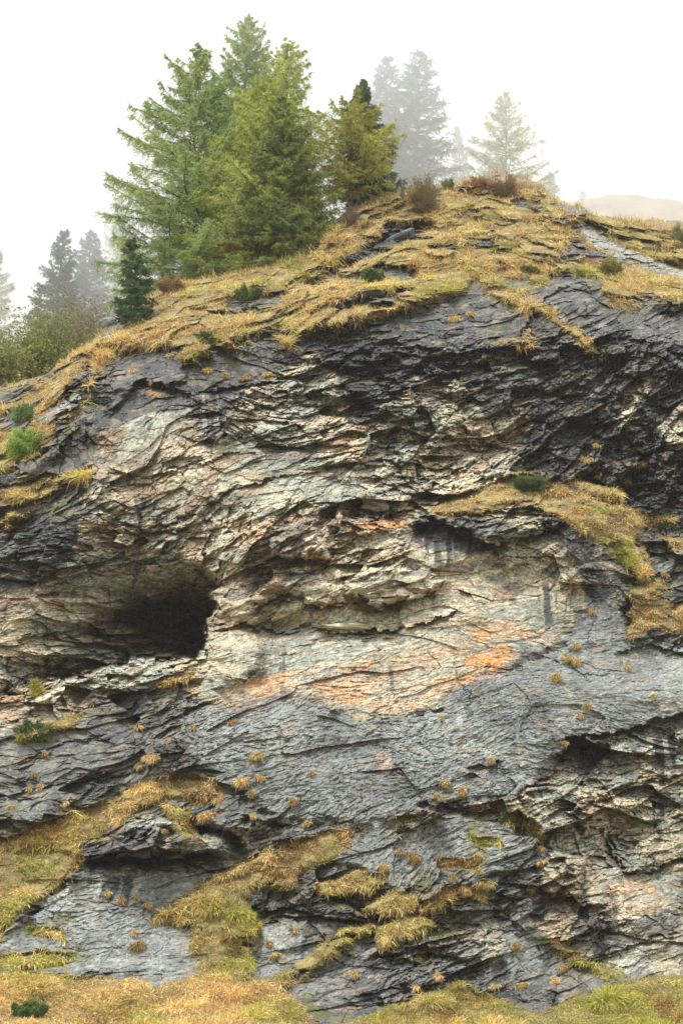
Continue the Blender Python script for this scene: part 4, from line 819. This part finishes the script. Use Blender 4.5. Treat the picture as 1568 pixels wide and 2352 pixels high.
# ------------------------------------------------------------------ loose rocks
def boulder(seed, sz, flat=0.5, n=26):
    """angular block cut by planes, with bedding grooves"""
    r = np.random.default_rng(seed); u, v = np.meshgrid(np.linspace(0, 2 * math.pi, 57)[:-1], np.linspace(.02, math.pi - .02, 34))
    d = np.stack([np.cos(u) * np.sin(v), np.sin(u) * np.sin(v), np.cos(v)], -1)
    pl = r.normal(0, 1, (n, 3)); pl /= np.linalg.norm(pl, axis=1, keepdims=True); ds = r.uniform(.72, 1., n)
    dot = np.clip(d @ pl.T, 1e-3, None); rad = np.min(ds / dot, -1); rad = np.minimum(rad, 1.25)
    P = d * rad[..., None] * np.array(sz)
    g = .06 * np.sign(np.sin(P[..., 2] / sz[2] * 9 + P[..., 0] / sz[0])) * min(sz) + .05 * min(sz) * fbm(P[..., 0] * 6 + seed, P[..., 2] * 9 + P[..., 1] * 4, 161, 3)
    P = P + d * g[..., None]
    i = np.arange(P.shape[0] * P.shape[1]).reshape(P.shape[:2]); j = np.roll(i, -1, 1)
    Q = np.stack([i[:-1], i[1:], j[1:], j[:-1]], -1).reshape(-1, 4)
    caps = np.concatenate([i[0], i[-1]])
    return P.reshape(-1, 3), Q
def put_rock(name, label, X_, Y_, wpx, hpx, dep, colr, seed, tilt=0., push=0.0):
    p, _ = surf(X_, Y_); s = p[1] * K / 2352
    v, q_ = boulder(seed, (wpx * s / 2, dep, hpx * s / 2))
    r = fbm(v[:, 0] * 3 + seed, v[:, 2] * 8, 171, 3)[:, None]; C = np.array(colr) * (1 + .7 * r)
    o = mesh_from(name, v, q_, M_ROCK, C.astype(np.float32), extra={'wet': np.full(len(v), .3)})
    o.location = p + np.array([0, push, 0]); o.rotation_euler = (R(8), R(tilt), 0)
    return tag(o, label, 'rock')
put_rock('boulder', 'grey layered boulder on the left skyline between the thicket and the pine sapling', 252, 746, 52, 42, .55, (.17, .19, .19), 1, -28)
put_rock('rock_slab', 'flat grey slab jutting from the grass above the dark cliff', 842, 680, 118, 20, .7, (.15, .17, .18), 2, -5)
put_rock('rock_slab', 'long pale flake of stone lying on the ledge in the middle of the cliff', 792, 1440, 142, 15, .45, (.42, .40, .28), 3, 1)
put_rock('boulder', 'small pale stone on the ledge left of the bird', 795 - 2, 1180, 1, 1, .01, (.42, .40, .28), 4, 0) if False else None
put_rock('boulder', 'small pale stone lying on the ledge left of the perched bird', 721, 1178, 24, 15, .15, (.48, .46, .36), 5, -10)
put_rock('boulder', 'squat grey block on the ledge right of the perched bird', 862, 1160, 76, 46, .5, (.26, .25, .20), 6, 4)
put_rock('boulder', 'pale grey stone in the grass above the upper right rocks', 1203, 641, 26, 18, .2, (.33, .36, .34), 7, 8)
put_rock('rock_slab', 'dark slanting slab in the hollow of the grassy hilltop', 915, 545, 88, 20, .5, (.14, .16, .17), 8, -28)

# ------------------------------------------------------------------ bird on the ledge
def loft(rings, k=14):
    V = []; n = len(rings)
    for (x, y, z, a, b) in rings:
        for i in range(k):
            t = 2 * math.pi * i / k; V.append((x + a * math.cos(t), y + b * math.sin(t), z))
    i = np.arange(n * k).reshape(n, k); j = np.roll(i, -1, 1)
    return np.array(V), np.stack([i[:-1], j[:-1], j[1:], i[1:]], -1).reshape(-1, 4)
lc = [surf(779 + a, 1196 + b)[0] for a in (-8, 0, 8) for b in range(-8, 12, 2)]      # the lip of the ledge it sits on
bp_ = min(lc, key=lambda p_: p_[1]).copy()
bp_ = np.array([at(779., 1190., bp_[1])[0], bp_[1] - .03, bp_[2] + .02])
bp_[2] = max(bp_[2], at(779., 1198., bp_[1])[2])
bird = thing('bird', bp_, 'pale brown bird perched hunched on the narrow ledge in the middle of the cliff', 'bird')
M_BIRD = attr_mat('feathers', .8, .3, 60, .01)
v, q_ = loft([(0, 0, .02, .01, .01), (0, 0, .05, .05, .06), (0, -.01, .11, .085, .09), (0, -.01, .17, .088, .085), (0, 0, .22, .06, .06), (0, .01, .245, .040, .042), (0, .015, .275, .042, .046), (0, .015, .305, .032, .036), (0, .015, .322, .008, .01)])
cb_ = np.where(v[:, 2:3] > .24, np.array([.40, .27, .18]), np.array([.36, .29, .22])); mesh_from('body', v, q_, M_BIRD, cb_, bird, smooth=True)
for s_ in (-1, 1):
    v, q_ = loft([(s_ * .03, -.06, -.01, .006, .01), (s_ * .055, -.06, .05, .022, .03), (s_ * .078, -.05, .12, .036, .05), (s_ * .078, -.03, .19, .036, .05), (s_ * .05, -.01, .225, .012, .02)], 10)
    mesh_from('wing', v, q_, M_BIRD, np.where(((v[:, 2] * 30).astype(int) % 2 == 0)[:, None], np.array([.42, .35, .27]), np.array([.28, .22, .16])), bird, smooth=True)
v, q_ = loft([(0, -.05, -.09, .022, .008), (0, -.05, 0, .026, .012), (0, -.03, .07, .022, .02)], 8); mesh_from('tail', v, q_, M_BIRD, np.broadcast_to(np.array([.50, .40, .32]), v.shape), bird, smooth=True)
v, q_ = loft([(0, .075, .268, .003, .003), (0, .065, .275, .010, .012), (0, .05, .285, .014, .016)], 6); mesh_from('beak', v, q_, M_BIRD, np.broadcast_to(np.array([.08, .07, .06]), v.shape), bird, smooth=True)

# ------------------------------------------------------------------ far hill in the fog, and the ground
M_HILL = attr_mat('hill_turf', .9, .8, 1.2, .5)
u, v = np.meshgrid(np.linspace(-1, 1, 160), np.linspace(-1, 1, 120))
hc = at(1450., 470., 103.)
r2 = np.sqrt(u * u + v * v); hz = np.clip(1 - r2 ** 2, -1, 1)
HX = hc[0] + u * 12 ; HY = 103 + v * 12
ztop = at(1440., 436., 102.)[2]; vf = np.clip(-v, 0, 1)
HZ = ztop - 4.6 * np.abs(u + .03) ** 1.7 - 14 * vf ** 1.8 - 3 * np.clip(v, 0, 1) ** 2 + .35 * fbm(u * 6, v * 6, 181, 5, .6) * (1 - vf) - .3
Vh = np.stack([HX, HY, HZ], -1); i = np.arange(160 * 120).reshape(120, 160)
Qh = np.stack([i[:-1, :-1], i[:-1, 1:], i[1:, 1:], i[1:, :-1]], -1).reshape(-1, 4)
hcx = fbm(u * 8, v * 8, 183, 3)[..., None]; Ch = np.array([.29, .22, .12]) * (1 + .4 * hcx) * (1 + .5 * fbm(u * 9, v * 14 + 9, 185, 5, .65))[..., None]
hill = mesh_from('hill', Vh.reshape(-1, 3), Qh, M_HILL, Ch.reshape(-1, 3).astype(np.float32), smooth=True)
tag(hill, 'reddish grassy hilltop fading into the fog at the upper right', 'hill', kind='structure')

M_MEADOW = attr_mat('meadow', .95, .6, 3, .2)
ys = np.concatenate([np.linspace(-3000, -60, 14), np.linspace(-40, 52, 40), np.linspace(60, 4000, 16)]); xs = np.concatenate([np.linspace(-3000, -70, 12), np.linspace(-60, 60, 50), np.linspace(70, 3000, 12)])
gxx, gyy = np.meshgrid(xs, ys)
gz = np.where(gyy < 52, .088 * np.clip(gyy, -40, 52) - .35, 4.2) + .08 * fbm(gxx / 3, gyy / 3, 191, 2)
gz = np.where(gyy > 55, -2., gz)
i = np.arange(gz.size).reshape(gz.shape); Qg = np.stack([i[:-1, :-1], i[:-1, 1:], i[1:, 1:], i[1:, :-1]], -1).reshape(-1, 4)
cg_ = np.array([.22, .18, .07]) * (1 + .4 * fbm(gxx / 5, gyy / 5, 193, 3))[..., None]
gr = mesh_from('ground', np.stack([gxx, gyy, gz], -1).reshape(-1, 3), Qg, M_MEADOW, cg_.reshape(-1, 3).astype(np.float32), smooth=True)
tag(gr, 'grassy valley meadow at the foot of the cliff', 'ground', kind='structure')

# ------------------------------------------------------------------ air: thin haze everywhere, a fog bank resting behind the crest
def volume(name, V, Fc, dens, g, label, colr=(.985, .99, 1, 1)):
    m = bpy.data.materials.new(name); m.use_nodes = True; t_ = m.node_tree; t_.nodes.remove(t_.nodes['Principled BSDF'])
    pv = t_.nodes.new('ShaderNodeVolumePrincipled'); pv.inputs['Color'].default_value = colr; pv.inputs['Density'].default_value = dens
    pv.inputs['Anisotropy'].default_value = g
    t_.links.new(pv.outputs[0], t_.nodes['Material Output'].inputs['Volume'])
    me = bpy.data.meshes.new(name); me.from_pydata(V, [], Fc); me.update(); me.materials.append(m)
    o = bpy.data.objects.new(name, me); COL.objects.link(o); return tag(o, label, 'air', kind='stuff')
BOXF = [(0, 3, 2, 1), (4, 5, 6, 7), (0, 1, 5, 4), (1, 2, 6, 5), (2, 3, 7, 6), (3, 0, 4, 7)]
def box(x0, x1, y0, y1, z0, z1): return [(x0, y0, z0), (x1, y0, z0), (x1, y1, z0), (x0, y1, z0), (x0, y0, z1), (x1, y0, z1), (x1, y1, z1), (x0, y1, z1)]
volume('haze', box(-3100, 3100, -3100, 4100, -6, 80), BOXF, .00025, .3, 'thin even mist hanging in the air before the cliff')
# fog: its front leans towards the valley with height
FB = [(-90, 84.8, 8), (90, 84.8, 8), (90, 150, 8), (-90, 150, 8), (-90, 77.0, 66), (90, 77.0, 66), (90, 150, 66), (-90, 150, 66)]
volume('fog_bank', FB, BOXF, .047, .55, 'white fog bank swallowing the trees behind the crest')
